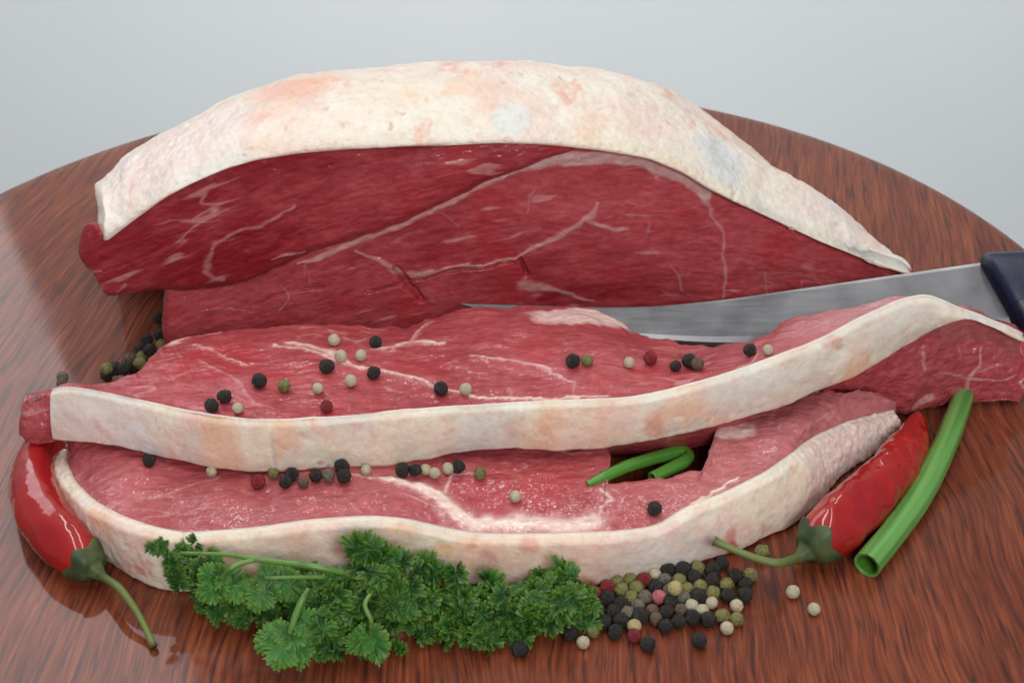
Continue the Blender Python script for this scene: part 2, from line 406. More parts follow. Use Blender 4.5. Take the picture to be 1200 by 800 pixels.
    a = np.linspace(0, 1, nf)
    fr = T[:, None] + (B - T)[:, None] * a[None, :, None]
    hgt = np.linalg.norm(T - B, axis=1)[:, None]
    rad = 0.0013
    da = np.minimum(a[None] * hgt, (1 - a)[None] * hgt); rd = np.clip(da / rad, 0, 1)
    inset = rad * (1 - np.sqrt(np.clip(1 - (1 - rd) ** 2, 0, 1))) - 0.0012 * np.sin(np.pi * a)[None]
    fr = fr + nr[:, None] * inset[..., None]
    kt = np.linspace(0, 1, 10)[:-1]
    topf = Ti[:, None] + (fr[:, 0] - Ti)[:, None] * kt[None, :, None]
    topf[:, :, 2] += 0.0005 * np.sin(np.pi * kt)[None]
    Bi2 = Bi.copy(); Bi2[:, 2] += 0.0004
    rim = np.concatenate([topf, fr, Bi2[:, None]], 1)
    N = gnormals(rim)
    if (N[nu // 2, 9 + nf // 2] @ -nr[nu // 2]) < 0: N = -N
    fl = rim.reshape(-1, 3)
    dsp = 0.0011 * fbm(fl, 55, 2, seed + 30) + 0.0003 * fbm(fl, 240, 2, seed + 31)
    if rag is not None:
        rg = interp1(np.repeat(s, rim.shape[1]), rag); dsp += rg * (0.0018 * np.abs(fbm(fl, 300, 3, seed + 33, (1, 1, 0.35))) - 0.0004 + 0.0007 * fbm(fl, 700, 2, seed + 35, (1, 1, 0.4)))
    msk = np.ones((nu, rim.shape[1])); msk[:, 0] = 0; msk[:, 1:5] = 0.4; msk[:, -1] = 0
    rim = rim + N * (dsp.reshape(nu, -1) * msk)[..., None]
    col = fat_colour(fl, seed + 40)
    for (mx, my), rx, ry, colr, strength in fat_marks:
        k = int(np.argmin(np.abs(np.array(proj(T.mean(0) * 0 + (T + B)[int(nu * 0.5)] / 2))[0] * 0 + np.array([proj(p)[0] for p in (T[::20] + B[::20]) / 2]) - mx))) * 20
        c = V(mx, my, (T[k, 1] + B[k, 1]) / 2)
        d = np.hypot((fl[:, 0] - c[0]) / (rx * 0.00029), (fl[:, 2] - c[2]) / (ry * 0.00034)) + 0.5 * fbm(fl, 170, 3, seed + 44)
        d = d + 4.0 * sstep(0.012, 0.03, np.abs(fl[:, 1] - c[1]) - rx * 0.0003)
        col = mixc(col, np.array(colr), (1 - sstep(0.5, 1.15, d)) * strength)
    colg = col.reshape(nu, -1, 3)
    colg[:, :9] = colg[:, :9] * 0.35 + np.array([0.86, 0.74, 0.63]) * 0.65
    me = grid_mesh('fat_rim', rim - base); paint(me, colg.reshape(-1, 3))
    link('fat_rim', me, FAT, root)
    return root, top, base

zb = 0.0225
mid_st = [
    ((58, 457), (62, 517), (66, 455), zb, .034, .012), ((76, 453), (77, 519), (80, 450), zb, .034, .012),
    ((110, 459), (110, 521), (104, 447), zb, .033, .010), ((138, 465), (138, 525), (130, 444), zb, .032, .008),
    ((186, 476), (186, 536), (166, 426), zb, .031, .006), ((215, 483), (212, 542), (184, 404), zb, .030, .004),
    ((248, 489), (243, 549), (200, 392), zb, .030, .004), ((290, 493), (285, 554), (262, 385), zb, .030, .004),
    ((334, 494), (330, 553), (340, 377), zb, .029, .004), ((397, 490), (390, 550), (402, 375), zb, .028, .004),
    ((440, 486), (436, 547), (432, 380), zb, .027, .004), ((480, 482), (478, 543), (470, 380), zb, .027, .004),
    ((520, 479), (518, 536), (512, 366), zb, .028, .004), ((549, 477), (549, 531), (540, 356), zb, .029, .004),
    ((600, 474), (600, 528), (600, 354), zb, .029, .004), ((640, 472), (640, 529), (640, 354), zb, .029, .004),
    ((690, 470), (690, 528), (698, 355), zb, .029, .004), ((715, 469), (715, 525), (728, 371), zb, .027, .004),
    ((740, 468), (740, 522), (745, 385), zb, .025, .004), ((780, 461), (780, 516), (795, 397), zb, .024, .004),
    ((820, 450), (815, 508), (836, 405), .023, .024, .004), ((860, 438), (850, 498), (875, 398), .0235, .026, .004),
    ((890, 428), (880, 489), (900, 388), .024, .029, .006), ((910, 420), (900, 482), (914, 374), .0245, .032, .008),
    ((930, 413), (920, 476), (932, 365), .025, .034, .012), ((967, 398), (967, 456), (965, 361), .027, .036, .015),
    ((1013, 373), (1013, 436), (1012, 357), .029, .038, .018), ((1060, 352), (1058, 411), (1050, 351), .031, .040, .020),
    ((1088, 346), (1085, 394), (1086, 350), .033, .040, .022), ((1118, 358), (1112, 380), (1116, 362), .0375, .039, .022),
    ((1139, 365), (1136, 374), (1138, 370), .037, .034, .022), ((1167, 377), (1166, 385), (1166, 382), .032, .028, .018),
    ((1200, 393), (1200, 400), (1198, 398), .025, .022, .012)]
PALE = (0.80, 0.56, 0.50)
mid_seams = [
    ([(318, 404), (345, 409), (385, 418), (430, 431), (520, 453), (570, 464), (640, 470), (712, 473)], [1.2, 3.0, 2.6, 2.0, 2.0, 2.4, 3.2, 2.2], 0.9),
    ([(332, 402), (360, 407), (395, 416), (416, 424)], [2.5, 6.5, 8, 3], 0.9),
    ([(440, 409), (465, 408), (486, 399), (520, 401)], [2, 4, 5.5, 3], 0.85), ([(486, 399), (492, 389), (505, 377)], [3, 3, 1.5], 0.7),
    ([(556, 415), (600, 423), (640, 433), (668, 446)], [1.5, 3.2, 3.8, 2.5], 0.8), ([(660, 441), (676, 450), (672, 462)], [2, 1.5, 1], 0.5),
    ([(204, 401), (225, 395), (256, 389)], [5, 6.5, 3], 0.8), ([(228, 404), (262, 412), (292, 427)], [2.5, 1.6, 1.5], 0.6),
    ([(240, 420), (268, 440), (300, 470), (318, 480)], [1.5, 1.8, 2.2, 1.5], 0.4), ([(196, 445), (215, 436), (228, 430)], [1.5, 2, 1], 0.4),
    ([(406, 396), (420, 402), (432, 398)], [2, 3, 1], 0.6), ([(455, 452), (462, 457), (475, 460)], [1.5, 2, 1], 0.5),
    ([(600, 455), (602, 465)], [1, 1], 0.4), ([(868, 430), (882, 424), (890, 412)], [2.5, 2, 1], 0.6), ([(420, 377), (440, 384), (470, 381)], [1, 2, 1.5], 0.3)]
mid_patches = [(682, 368, 62, 15, (0.82, 0.60, 0.55), 0.95), (640, 375, 20, 8, (0.80, 0.52, 0.47), 0.5), (255, 425, 55, 26, (0.46, 0.02, 0.026), 0.5),
               (795, 410, 30, 6, (0.60, 0.18, 0.16), 0.6), (345, 440, 50, 10, (0.44, 0.03, 0.03), 0.4), (746, 434, 6, 3, (0.55, 0.01, 0.015), 0.9)]
mid_marks = [((262, 520), 26, 40, PEACH, 0.75), ((300, 520), 22, 40, CREAM, 0.7), ((120, 490), 80, 40, (0.84, 0.70, 0.67), 0.7), ((165, 512), 30, 22, (0.84, 0.80, 0.80), 0.8),
             ((570, 505), 45, 30, (0.66, 0.62, 0.58), 0.6), ((700, 500), 50, 28, (0.85, 0.60, 0.50), 0.6), ((765, 500), 12, 18, (0.74, 0.30, 0.22), 0.5), ((712, 480), 16, 12, (0.80, 0.42, 0.34), 0.4),
             ((870, 455), 60, 30, (0.76, 0.74, 0.69), 0.7), ((985, 408), 6, 4, (0.40, 0.32, 0.24), 0.6), ((1040, 385), 60, 30, (0.80, 0.75, 0.68), 0.7), ((322, 530), 3, 26, (0.52, 0.46, 0.42), 0.5),
             ((376, 540), 5, 3, (0.75, 0.2, 0.14), 0.7), ((385, 544), 3, 3, (0.75, 0.2, 0.14), 0.7), ((430, 510), 60, 24, (0.84, 0.66, 0.58), 0.5)]
mid, mid_top, mid_base = build_steak('beef_steak', 'upper slice of raw beef with a cream fat strip, lying in front of the knife', mid_st,
    [(0, .0022), (.3, .0024), (.7, .0028), (.85, .0025), (1, .002)], [(0, .001), (.3, .0035), (.6, .003), (.85, .001), (1, 0)],
    mid_seams, mid_patches, 0.036, 740, 190, 11, mid_marks, (0.62, [(-.2, 0.0), (-.05, 0.05), (.06, .1), (.1, .55), (.2, .5)]), tshift=3)

front_st = [
    ((64, 522), (64, 545), (82, 500)), ((63, 536), (66, 582), (90, 500)), ((73, 562), (82, 614), (108, 502)), ((96, 586), (113, 649), (134, 506)),
    ((130, 606), (152, 678), (164, 512)), ((170, 620), (190, 691), (196, 518)), ((213, 628), (226, 695), (230, 524)), ((300, 621), (300, 696), (300, 528)),
    ((370, 611), (370, 694), (370, 527)), ((430, 607), (430, 690), (430, 524)), ((475, 610), (480, 688), (480, 520)), ((520, 621), (522, 686), (525, 514)),
    ((560, 628), (560, 686), (565, 510)), ((640, 628), (640, 689), (640, 508)), ((690, 626), (690, 689), (692, 508)), ((703, 626), (703, 687), (712, 512)),
    ((708, 625), (708, 686), (718, 528)), ((716, 625), (716, 685), (704, 562)), ((735, 624), (735, 682), (738, 558)), ((775, 618), (775, 672), (790, 551)),
    ((790, 608), (795, 668), (815, 546)), ((803, 599), (810, 664), (836, 540)), ((809, 596), (815, 662), (842, 528)), ((816, 593), (823, 660), (840, 509)),
    ((826, 589), (835, 656), (846, 490)), ((850, 580), (870, 645), (872, 475)), ((905, 553), (925, 622), (925, 458)), ((940, 527), (960, 590), (972, 450)),
    ((957, 511), (985, 560), (998, 451)), ((1000, 492), (1025, 533), (1036, 456)), ((1053, 478), (1056, 508), (1052, 464))]
zr = {0: .018, 1: .018}
front_st = [(a, b, c, 0.0004, (.0195 if i < 25 else (.018 if i < 29 else .012)), 0.0006) for i, (a, b, c) in enumerate(front_st)]
front_seams = [
    ([(440, 562), (490, 570), (515, 582), (535, 604), (560, 616)], [4, 9, 10, 14, 16], 1.15), ([(545, 611), (590, 616), (640, 615), (695, 611)], [13, 17, 20, 18], 1.15),
    ([(470, 575), (500, 588), (530, 608)], [1, 2, 2], 0.6), ([(531, 553), (526, 562), (522, 577)], [2.5, 2, 4], 0.8), ([(531, 555), (555, 554)], [1.5, 1.5], 0.7),
    ([(705, 570), (716, 583), (704, 592), (700, 604)], [3, 3.5, 2, 1.5], 0.85), ([(862, 560), (838, 577), (815, 590)], [2, 4, 4.5], 0.95),
    ([(402, 556), (440, 562), (470, 567)], [1.5, 3, 3], 0.7), ([(405, 590), (418, 600)], [1.2, 1.2], 0.4), ([(920, 505), (918, 494)], [1, 1.5], 0.4),
    ([(640, 525), (690, 532)], [2, 2.5], 0.4)]
front_patches = [(862, 503, 24, 14, (0.82, 0.60, 0.56), 0.85), (590, 575, 60, 22, (0.48, 0.05, 0.065), 0.5), (640, 560, 40, 12, (0.45, 0.04, 0.05), 0.5),
                 (560, 625, 40, 4, (0.62, 0.32, 0.30), 0.3), (215, 577, 34, 7, (0.36, 0.05, 0.06), 0.5), (225, 562, 28, 8, (0.42, 0.12, 0.13), 0.4)]
front_marks = [((423, 640), 40, 14, (0.52, 0.14, 0.11), 0.75), ((684, 681), 15, 10, (0.42, 0.02, 0.03), 0.95), ((858, 642), 6, 12, (0.58, 0.08, 0.07), 0.85), ((856, 627), 7, 8, (0.66, 0.22, 0.16), 0.6),
               ((214, 640), 3, 10, (0.34, 0.22, 0.24), 0.85), ((520, 645), 14, 9, (0.80, 0.50, 0.24), 0.7), ((640, 655), 90, 30, (0.84, 0.58, 0.48), 0.7), ((570, 650), 12, 8, (0.66, 0.30, 0.26), 0.5),
               ((740, 650), 40, 30, (0.70, 0.62, 0.54), 0.6), ((790, 650), 50, 26, (0.78, 0.74, 0.70), 0.6), ((340, 640), 60, 20, (0.84, 0.66, 0.54), 0.5), ((620, 640), 10, 8, (0.74, 0.26, 0.20), 0.5),
               ((480, 635), 30, 12, (0.72, 0.66, 0.54), 0.6), ((1000, 520), 60, 30, (0.72, 0.60, 0.57), 0.7)]
front, front_top, front_base = build_steak('beef_steak', 'lower slice of raw beef with a wavy fat edge, right behind the parsley', front_st,
    [(0, .004), (.2, .0045), (.5, .0042), (.7, .004), (1, .003)], [(0, .001), (.3, .002), (.6, .0015), (1, .001)],
    front_seams, front_patches, 0.0215, 760, 180, 23, front_marks, (0.60, [(-.2, .25), (-.05, .3), (.02, .12), (.035, .3), (.06, .75), (.2, .8)]),
    tshift=7, rag=[(0, .3), (.2, .2), (.3, 0), (.80, 0), (.88, .6), (1, .9)])

# lean flap that hangs below the right end of the upper slice, and the lean tip at its left end
def slab(name, parent, base, top, bot, thick, nu, nk, seed, lines, tintv=0.3, dome=0.003):
    T = np.array(top); B = np.array(bot)
    par = np.r_[0, np.cumsum(np.linalg.norm(np.diff((T + B) / 2, axis=0), axis=1))]
    T = smooth_rows(resample(T, nu, par), nu / 60); B = smooth_rows(resample(B, nu, par), nu / 90)
    a = np.linspace(0, 1, nk); Fp = T[:, None] + (B - T)[:, None] * a[None, :, None]
    s = np.linspace(0, 1, nu)
    Fp[:, :, 1] -= dome * (np.sin(np.pi * a)[None] ** 0.7) * (np.sin(np.pi * s)[:, None] ** 0.4)
    bk = Fp[:, ::-1][:, ::12].copy(); bk[:, :, 1] += thick
    ring = np.concatenate([Fp, bk], 1); N = gnormals(ring)
    if N[nu // 2, nk // 2, 1] > 0: N = -N
    fl = ring.reshape(-1, 3)
    d = 0.0022 * fbm(fl, 45, 2, seed) + 0.0008 * fbm(fl, 170, 2, seed + 1) + 0.0004 * fbm(fl, 520, 2, seed + 2) - 0.0008 * np.abs(fbm(fl, 90, 2, seed + 3))
    ring = ring + N * d.reshape(nu, -1)[..., None]
    col = lean_colour(fl, seed, 0.5); col = mixc(col, np.array([0.50, 0.14, 0.15]), np.full(len(fl), tintv))
    col, _ = marble(col, fl, seed + 5, 0.6)
    fx = np.stack([fl[:, 0], fl[:, 2]], 1) + np.stack([fbm(fl, 120, 2, seed + 8), fbm(fl, 120, 2, seed + 9)], 1) * 0.0012
    yc = (T[:, 1].mean() + B[:, 1].mean()) / 2
    for poly, wpx, k in lines:
        P2 = np.array([[V(x, y, yc)[0], V(x, y, yc)[2]] for x, y in poly]); dd, ww = seg_dist(fx, P2, [x * 0.0003 for x in wpx])
        col = mixc(col, SEAM, (1 - sstep(0.5, 1.3, dd / ww)) * k)
    me = grid_mesh(name, ring - base); paint(me, col); return link(name, me, MEAT, parent)
ft = [(960, 462, .020), (1000, 443, .026), (1040, 420, .029), (1080, 400, .031), (1110, 382, .034), (1139, 370, .0345), (1167, 384, .030), (1200, 400, .023), (1222, 415, .016)]
fb_ = [(975, 466), (1005, 474), (1035, 482), (1065, 483), (1085, 477), (1110, 474), (1140, 473), (1170, 473), (1195, 471)]
flap = slab('lean_flap', mid, mid_base, [G(x, y, z) + np.array([0, .004, 0]) for x, y, z in ft], [G(x, y, 0.0012) for x, y in fb_], .010, 360, 120, 51,
     [([(1078, 408), (1082, 425)], [3, 2], 0.5), ([(1130, 470), (1138, 440), (1150, 430), (1152, 412)], [2.5, 3, 2, 1.5], 0.6), ([(1100, 432), (1128, 442), (1165, 448), (1195, 446)], [1, 2.5, 1.5, 1], 0.5),
      ([(1072, 472), (1090, 462)], [4, 5], 0.7), ([(1120, 405), (1124, 420)], [1, 1], 0.3)], 0.15)
tail = slab('lean_tip', mid, mid_base, [G(25, 476, .027), G(31, 470, .029), G(45, 465, .031), G(57, 463, .032), G(66, 464, .032)],
     [G(24, 508, .0165), G(30, 518, .0155), G(45, 521, .015), G(57, 519, .015), G(66, 519, .015)], .008, 130, 70, 57, [([(26, 488), (40, 480), (58, 476)], [2, 3, 1], 0.4)], 0.3, 0.002)

# ------------------------------------------------------------------ roast: joint with fat cap
FY, FB = 0.008, 0.06
def face(px, py, off=0.0): return V(px, py, FY - off, FB)
roast_base = np.array([0.0, 0.08, 0.0])
roast = thing('beef_joint', 'large raw beef joint with domed white fat cap, standing behind the knife', 'beef joint', tuple(roast_base))
fat_low = smooth_curve([(106, 250), (112, 272), (118, 289), (135, 275), (160, 256), (195, 231), (230, 213), (265, 198), (300, 188), (350, 180), (400, 176), (460, 172), (520, 171), (580, 168), (640, 170), (700, 176), (760, 186), (800, 203), (830, 222), (870, 241), (910, 259), (960, 283), (1010, 302), (1072, 321)], 500, 3)
fat_ridge = smooth_curve([(106, 238), (114, 252), (120, 260), (128, 257), (160, 235), (200, 213), (250, 192), (300, 172), (350, 160), (400, 155), (500, 152), (600, 150), (680, 155), (740, 165), (790, 182), (830, 204), (870, 226), (910, 247), (960, 272), (1010, 294), (1072, 319)], 500, 4)
fat_sil = smooth_curve([(93, 228), (106, 217), (130, 190), (160, 168), (200, 150), (240, 130), (300, 106), (350, 91), (400, 83), (460, 77), (520, 73), (600, 71), (650, 73), (700, 82), (760, 97), (800, 115), (830, 134), (870, 165), (905, 196), (935, 206), (960, 225), (1000, 258), (1040, 290), (1072, 318)], 500, 4)
def make_cap(K, nu, nk):
    xs = np.linspace(114, 1070, nu); P = np.zeros((nu, nk, 3)); nfr = int(nk * 0.26); t = np.linspace(0, 1, nk - nfr)
    for i, x in enumerate(xs):
        po = lerp(0.0052, 0.0032, float(sstep(600, 740, x))); po2 = po - max(0.0, 122 - x) * 0.0008; p0 = face(x, fat_low(x), po2); p1 = face(x, fat_ridge(x), po2 - 0.0045)
        a = np.linspace(0, 1, nfr, endpoint=False)
        c = p0[None] + (p1 - p0)[None] * a[:, None]; c[:, 1] -= 0.0022 * np.sin(np.pi * a)
        P[i, :nfr] = c
        k = K[i]; s0 = 0.30; z1 = max(p1[2], 0.004)
        dmax = (s0 + math.sqrt(s0 * s0 + 4 * k * max(z1 - 0.003, 1e-4))) / (2 * k)
        dy = dmax * t; z = p1[2] + s0 * dy - k * dy * dy
        P[i, nfr:, 0] = p1[0] * (1 + 0.95 * dy / 0.62); P[i, nfr:, 1] = p1[1] + dy; P[i, nfr:, 2] = z
    return xs, P, nfr
K = np.full(60, 5.0)
for it in range(14):
    xs, P, _ = make_cap(K, 60, 60)
    v = P.reshape(-1, 3) - O; kk = F / (v @ W); X = (600 + (v @ RI) * kk).reshape(60, 60); Y = (400 - (v @ UI) * kk).reshape(60, 60)
    j = np.argmin(Y, 1); err = Y[np.arange(60), j] - fat_sil(X[np.arange(60), j])      # >0: too low in the picture
    rise = np.maximum(fat_ridge(xs) - Y[np.arange(60), j], 3)
    want = np.maximum(rise + err, 3)
    K = np.clip(K * (rise / want) ** 0.8, 1.6, 60); K = smooth_rows(K[:, None], 0.8)[:, 0]
nu, nk = 660, 200
xs, P, nfr = make_cap(np.interp(np.linspace(0, 1, nu), np.linspace(0, 1, 60), K), nu, nk)
inner = P[:, ::-1][:, ::24].copy()
ctr = np.stack([P[:, nfr, 0], P[:, nfr, 1] + 0.03, np.zeros(nu)], 1)[:, None]
inner = inner + (ctr - inner) * 0.16; inner[:, -1] = P[:, 0] + np.array([0, 0.008, -0.0002])
ring = np.concatenate([P, inner], 1)
for e_, n_, f0 in ((0, 9, 0.72), (1, 14, 0.25)):                    # blunt left end, right end tapering into the meat
    for i_ in range(n_):
        f_ = f0 + (1 - f0) * math.sqrt(1 - (1 - i_ / n_) ** 2); r_ = i_ if e_ == 0 else nu - 1 - i_
        cen = ring[r_].mean(0) if e_ == 0 else ring[r_, :nfr].mean(0) + np.array([0, 0.004, -0.002])
        ring[r_] = cen + (ring[r_] - cen) * f_
N = gnormals(ring)
if N[nu // 2, nk // 2, 2] < 0: N = -N
fl = ring.reshape(-1, 3)
dsp = 0.0024 * fbm(fl, 30, 2, 60) + 0.0010 * fbm(fl, 140, 4, 61) + 0.00035 * fbm(fl, 480, 2, 62)
pits = sstep(0.30, 0.5, fbm(fl, 230, 2, 63)) * sstep(0.02, 0.25, fbm(fl, 40, 2, 64)); dsp -= 0.0007 * pits
edge = np.zeros((nu, ring.shape[1])); edge[:, :nk] = np.minimum(1, np.arange(nk) / 14)[None]
ends = np.minimum(1, np.minimum(np.arange(nu), nu - 1 - np.arange(nu)) / 25)[:, None]
ring = ring + N * (dsp.reshape(nu, -1) * edge * (0.7 + 0.3 * ends))[..., None]
col = np.tile(np.array([0.87, 0.79, 0.69]), (len(fl), 1))
col = mixc(col, PINKF, sstep(-0.05, 0.25, fbm(fl, 20, 3, 70)) * 0.75)
col = mixc(col, np.array([0.84, 0.56, 0.40]), sstep(0.05, 0.32, fbm(fl, 26, 3, 71)) * 0.6)
col = mixc(col, np.array([0.86, 0.80, 0.69]), sstep(0.05, 0.3, fbm(fl, 38, 3, 72)) * 0.7)
col = mixc(col, np.array([0.80, 0.36, 0.27]), sstep(0.22, 0.42, fbm(fl, 60, 4, 73, (1.6, 0.7, 1))) * 0.6)
def fat_patch(col, px, py, rx, ry, colr, k, zz):
    c = G(px, py, zz); d = np.hypot((fl[:, 0] - c[0]) / (rx * 0.0003), (fl[:, 1] - c[1]) / (ry * 0.00055)) + 0.55 * fbm(fl, 60, 3, 75)
    return mixc(col, np.array(colr), (1 - sstep(0.6, 1.15, d)) * k)
col = fat_patch(col, 205, 190, 115, 50, (0.84, 0.72, 0.68), 0.8, 0.066)
col = fat_patch(col, 345, 115, 60, 22, (0.86, 0.46, 0.34), 0.65, 0.08)
col = fat_patch(col, 330, 145, 26, 20, (0.86, 0.58, 0.45), 0.6, 0.078)
col = fat_patch(col, 455, 130, 60, 30, (0.87, 0.77, 0.62), 0.6, 0.078)
col = fat_patch(col, 600, 150, 26, 16, (0.74, 0.76, 0.74), 0.85, 0.078)
col = fat_patch(col, 570, 125, 12, 18, (0.84, 0.60, 0.50), 0.5, 0.08)
col = fat_patch(col, 845, 172, 34, 30, (0.70, 0.73, 0.74), 0.85, 0.06)
col = fat_patch(col, 740, 130, 60, 22, (0.87, 0.72, 0.66), 0.6, 0.074)
col = fat_patch(col, 960, 250, 50, 30, (0.84, 0.76, 0.70), 0.7, 0.03)
col = mixc(col, np.array([0.60, 0.42, 0.36]), pits * 0.55)
cg = col.reshape(nu, -1, 3)
rimc = np.clip(1 - np.abs(np.arange(nfr) - 0) / nfr, 0, 1)
cg[:, :nfr] = lerp(cg[:, :nfr], np.array([0.84, 0.70, 0.62]), (0.45 * rimc)[None, :, None])
right = sstep(640, 720, xs)[:, None, None]
cg[:, :nfr] = lerp(cg[:, :nfr], np.array([0.84, 0.72, 0.55]), right * 0.5)
me = grid_mesh('fat_cap', ring - roast_base); paint(me, cg.reshape(-1, 3)); link('fat_cap', me, FAT, roast)

def muscle(name, xs_px, top, bot, off, nu, nw, seed, lines, clefts, base_tint, back, round_top, round_bot, pale=None, end_round=(0.006, 0.004), bulge=0.002, zmin=None):
    xs = np.linspace(xs_px[0], xs_px[1], nu); a = np.linspace(0, 1, nw)
    P = np.zeros((nu, nw, 3))
    for i, x in enumerate(xs):
        p1 = face(x, top(x), off); p0 = face(x, bot(x), off)
        if zmin is not None: p0 = p1 + (p0 - p1) * ((p1[2] - zmin) / max(p1[2] - p0[2], 1e-6))
        P[i] = p0[None] + (p1 - p0)[None] * a[:, None]
    hz = (P[:, -1, 2] - P[:, 0, 2])[:, None]
    def rnd(d, r): 
        if r <= 0: return 0 * d
        q = np.clip(d / r, 0, 1); return r * (1 - np.sqrt(np.clip(1 - (1 - q) ** 2, 0, 1)))
    xl = (P[:, nw // 2, 0] - P[0, nw // 2, 0])[:, None]; xr = (P[-1, nw // 2, 0] - P[:, nw // 2, 0])[:, None]
    P[:, :, 1] += rnd(a[None] * hz, round_bot) + rnd((1 - a)[None] * hz, round_top) + rnd(xl + 0 * a[None], end_round[0]) + rnd(xr + 0 * a[None], end_round[1])
    P[:, :, 1] -= bulge * np.sin(np.pi * a)[None] * np.clip(hz / 0.03, 0, 1)
    bk = P[:, ::-1][:, ::10].copy()
    fr = np.linspace(0, 1, bk.shape[1])
    bk[:, :, 1] += interp1(xs, back)[:, None] * (0.35 + 0.65 * np.sin(np.pi * np.clip(fr * 0.8 + 0.1, 0, 1)))[None]
    bk[:, :, 2] = np.maximum(bk[:, :, 2] * 0.95, 0.0008)
    ring = np.concatenate([P, bk], 1); N = gnormals(ring)
    if N[nu // 2, nw // 2, 1] > 0: N = -N
    fl = ring.reshape(-1, 3)
    xz = np.stack([fl[:, 0], fl[:, 2]], 1)
    wq = xz + np.stack([fbm(fl, 90, 3, seed + 8), fbm(fl, 90, 3, seed + 9)], 1) * 0.003
    # fibre bundles follow the arch of the joint
    fd = fl.copy(); fd[:, 2] += 1.5 * (fl[:, 0] - 0.02) ** 2
    fib = fbm(fd, 210, 3, seed + 1, (0.28, 1, 1)); bun = fbm(fd, 70, 2, seed + 2, (0.5, 1, 1)); crk = np.abs(fbm(fd, 120, 3, seed + 3, (0.3, 1, 1)))
    dsp = 0.0012 * bun + 0.00035 * fib + 0.0002 * fbm(fd, 600, 2, seed + 6, (0.4, 1, 1)) - 0.00012 * (1 - sstep(0.0, 0.05, crk)) * sstep(0.0, 0.2, bun)
    col = lean_colour(fd, seed, base_tint, (0.3, 1, 1))
    col, _ = marble(col, fd, seed + 15, 0.5, (0.25, 1, 1))
    fleck = sstep(0.30, 0.46, fbm(fd, 300, 2, seed + 25, (0.16, 1, 1))) * sstep(-0.05, 0.2, fbm(fd, 45, 2, seed + 26)); col = mixc(col, SEAM, fleck * 0.55)
    fm = np.zeros(len(fl))
    for poly, wpx, k in lines:
        P2 = np.array([[face(x, y, off)[0], face(x, y, off)[2]] for x, y in poly])
        d, ww = seg_dist(wq, P2, [q * 0.0003 for q in wpx]); ww = ww * (1 + 0.6 * fbm(fl, 200, 2, seed + 10))
        fm = np.maximum(fm, (1 - sstep(0.3, 1.6, d / np.maximum(ww, 1e-5))) * k)
    col = mixc(col, SEAM * 0.9, fm * 0.9); dsp += 0.0004 * fm
    for poly, wpx, k in clefts:
        P2 = np.array([[face(x, y, off)[0], face(x, y, off)[2]] for x, y in poly])
        d, ww = seg_dist(wq, P2, [q * 0.0003 for q in wpx]); g = (1 - sstep(0.2, 1.5, d / ww)) * k
        dsp -= 0.003 * g
    if pale is not None:
        for poly, wpx, colr, k in pale:
            P2 = np.array([[face(x, y, off)[0], face(x, y, off)[2]] for x, y in poly])
            d, ww = seg_dist(wq, P2, [q * 0.0003 for q in wpx]); col = mixc(col, np.array(colr), (1 - sstep(0.7, 1.15, d / ww)) * k)
    ring = ring + N * dsp.reshape(nu, -1)[..., None]
    me = grid_mesh(name, ring - roast_base); paint(me, col, fm); return link(name, me, FACE, roast)
up_top = smooth_curve([(88, 306), (92, 290), (96, 272), (101, 262), (108, 262), (118, 276), (160, 248), (195, 226), (230, 207), (300, 182), (400, 170), (520, 165), (600, 163), (640, 167), (674, 180)], 400, 2)
up_bot = smooth_curve([(88, 312), (96, 320), (106, 326), (113, 340), (125, 356), (150, 353), (185, 348), (215, 347), (250, 344), (290, 337), (330, 319), (358, 305), (400, 290), (470, 268), (540, 236), (600, 207), (640, 192), (674, 183)], 400, 2)
muscle('upper_muscle', (88, 674), up_top, up_bot, 0.0028, 520, 150, 80,
    [([(237, 318), (243, 300), (252, 284), (279, 268), (324, 254), (346, 237)], [3, 3, 3, 2.5, 2, 1.5], 0.5), ([(237, 317), (248, 325), (262, 328)], [2.5, 3, 2], 0.55), ([(316, 301), (340, 294), (358, 291)], [1.2, 2, 1], 0.75),
     ([(205, 348), (240, 346), (270, 342)], [2, 4.5, 2.5], 0.85), ([(270, 340), (330, 316), (358, 301), (400, 291), (470, 269), (540, 237), (600, 208), (645, 191)], [1.5, 1.5, 2.5, 3, 2.8, 3, 3.5, 3], 0.85),
     ([(98, 318), (118, 314)], [2.5, 1.5], 0.6), ([(140, 340), (152, 332)], [2, 1.5], 0.4), ([(180, 262), (225, 256), (260, 250)], [.8, 1, .8], 0.4)],
    [], 0.24, [(88, .010), (200, .028), (350, .07), (674, .05)], 0.0, 0.006, end_round=(0.006, 0.002))
lo_top = smooth_curve([(190, 330), (215, 330), (250, 326), (290, 318), (330, 300), (358, 286), (400, 272), (470, 250), (540, 217), (590, 192), (630, 180), (680, 170), (760, 183), (800, 202), (830, 222), (870, 240), (910, 258), (960, 281), (1010, 300), (1072, 319)], 400, 2)
lo_bot = smooth_curve([(190, 400), (1072, 400)], 10, 0)
MEM = (0.60, 0.40, 0.38)
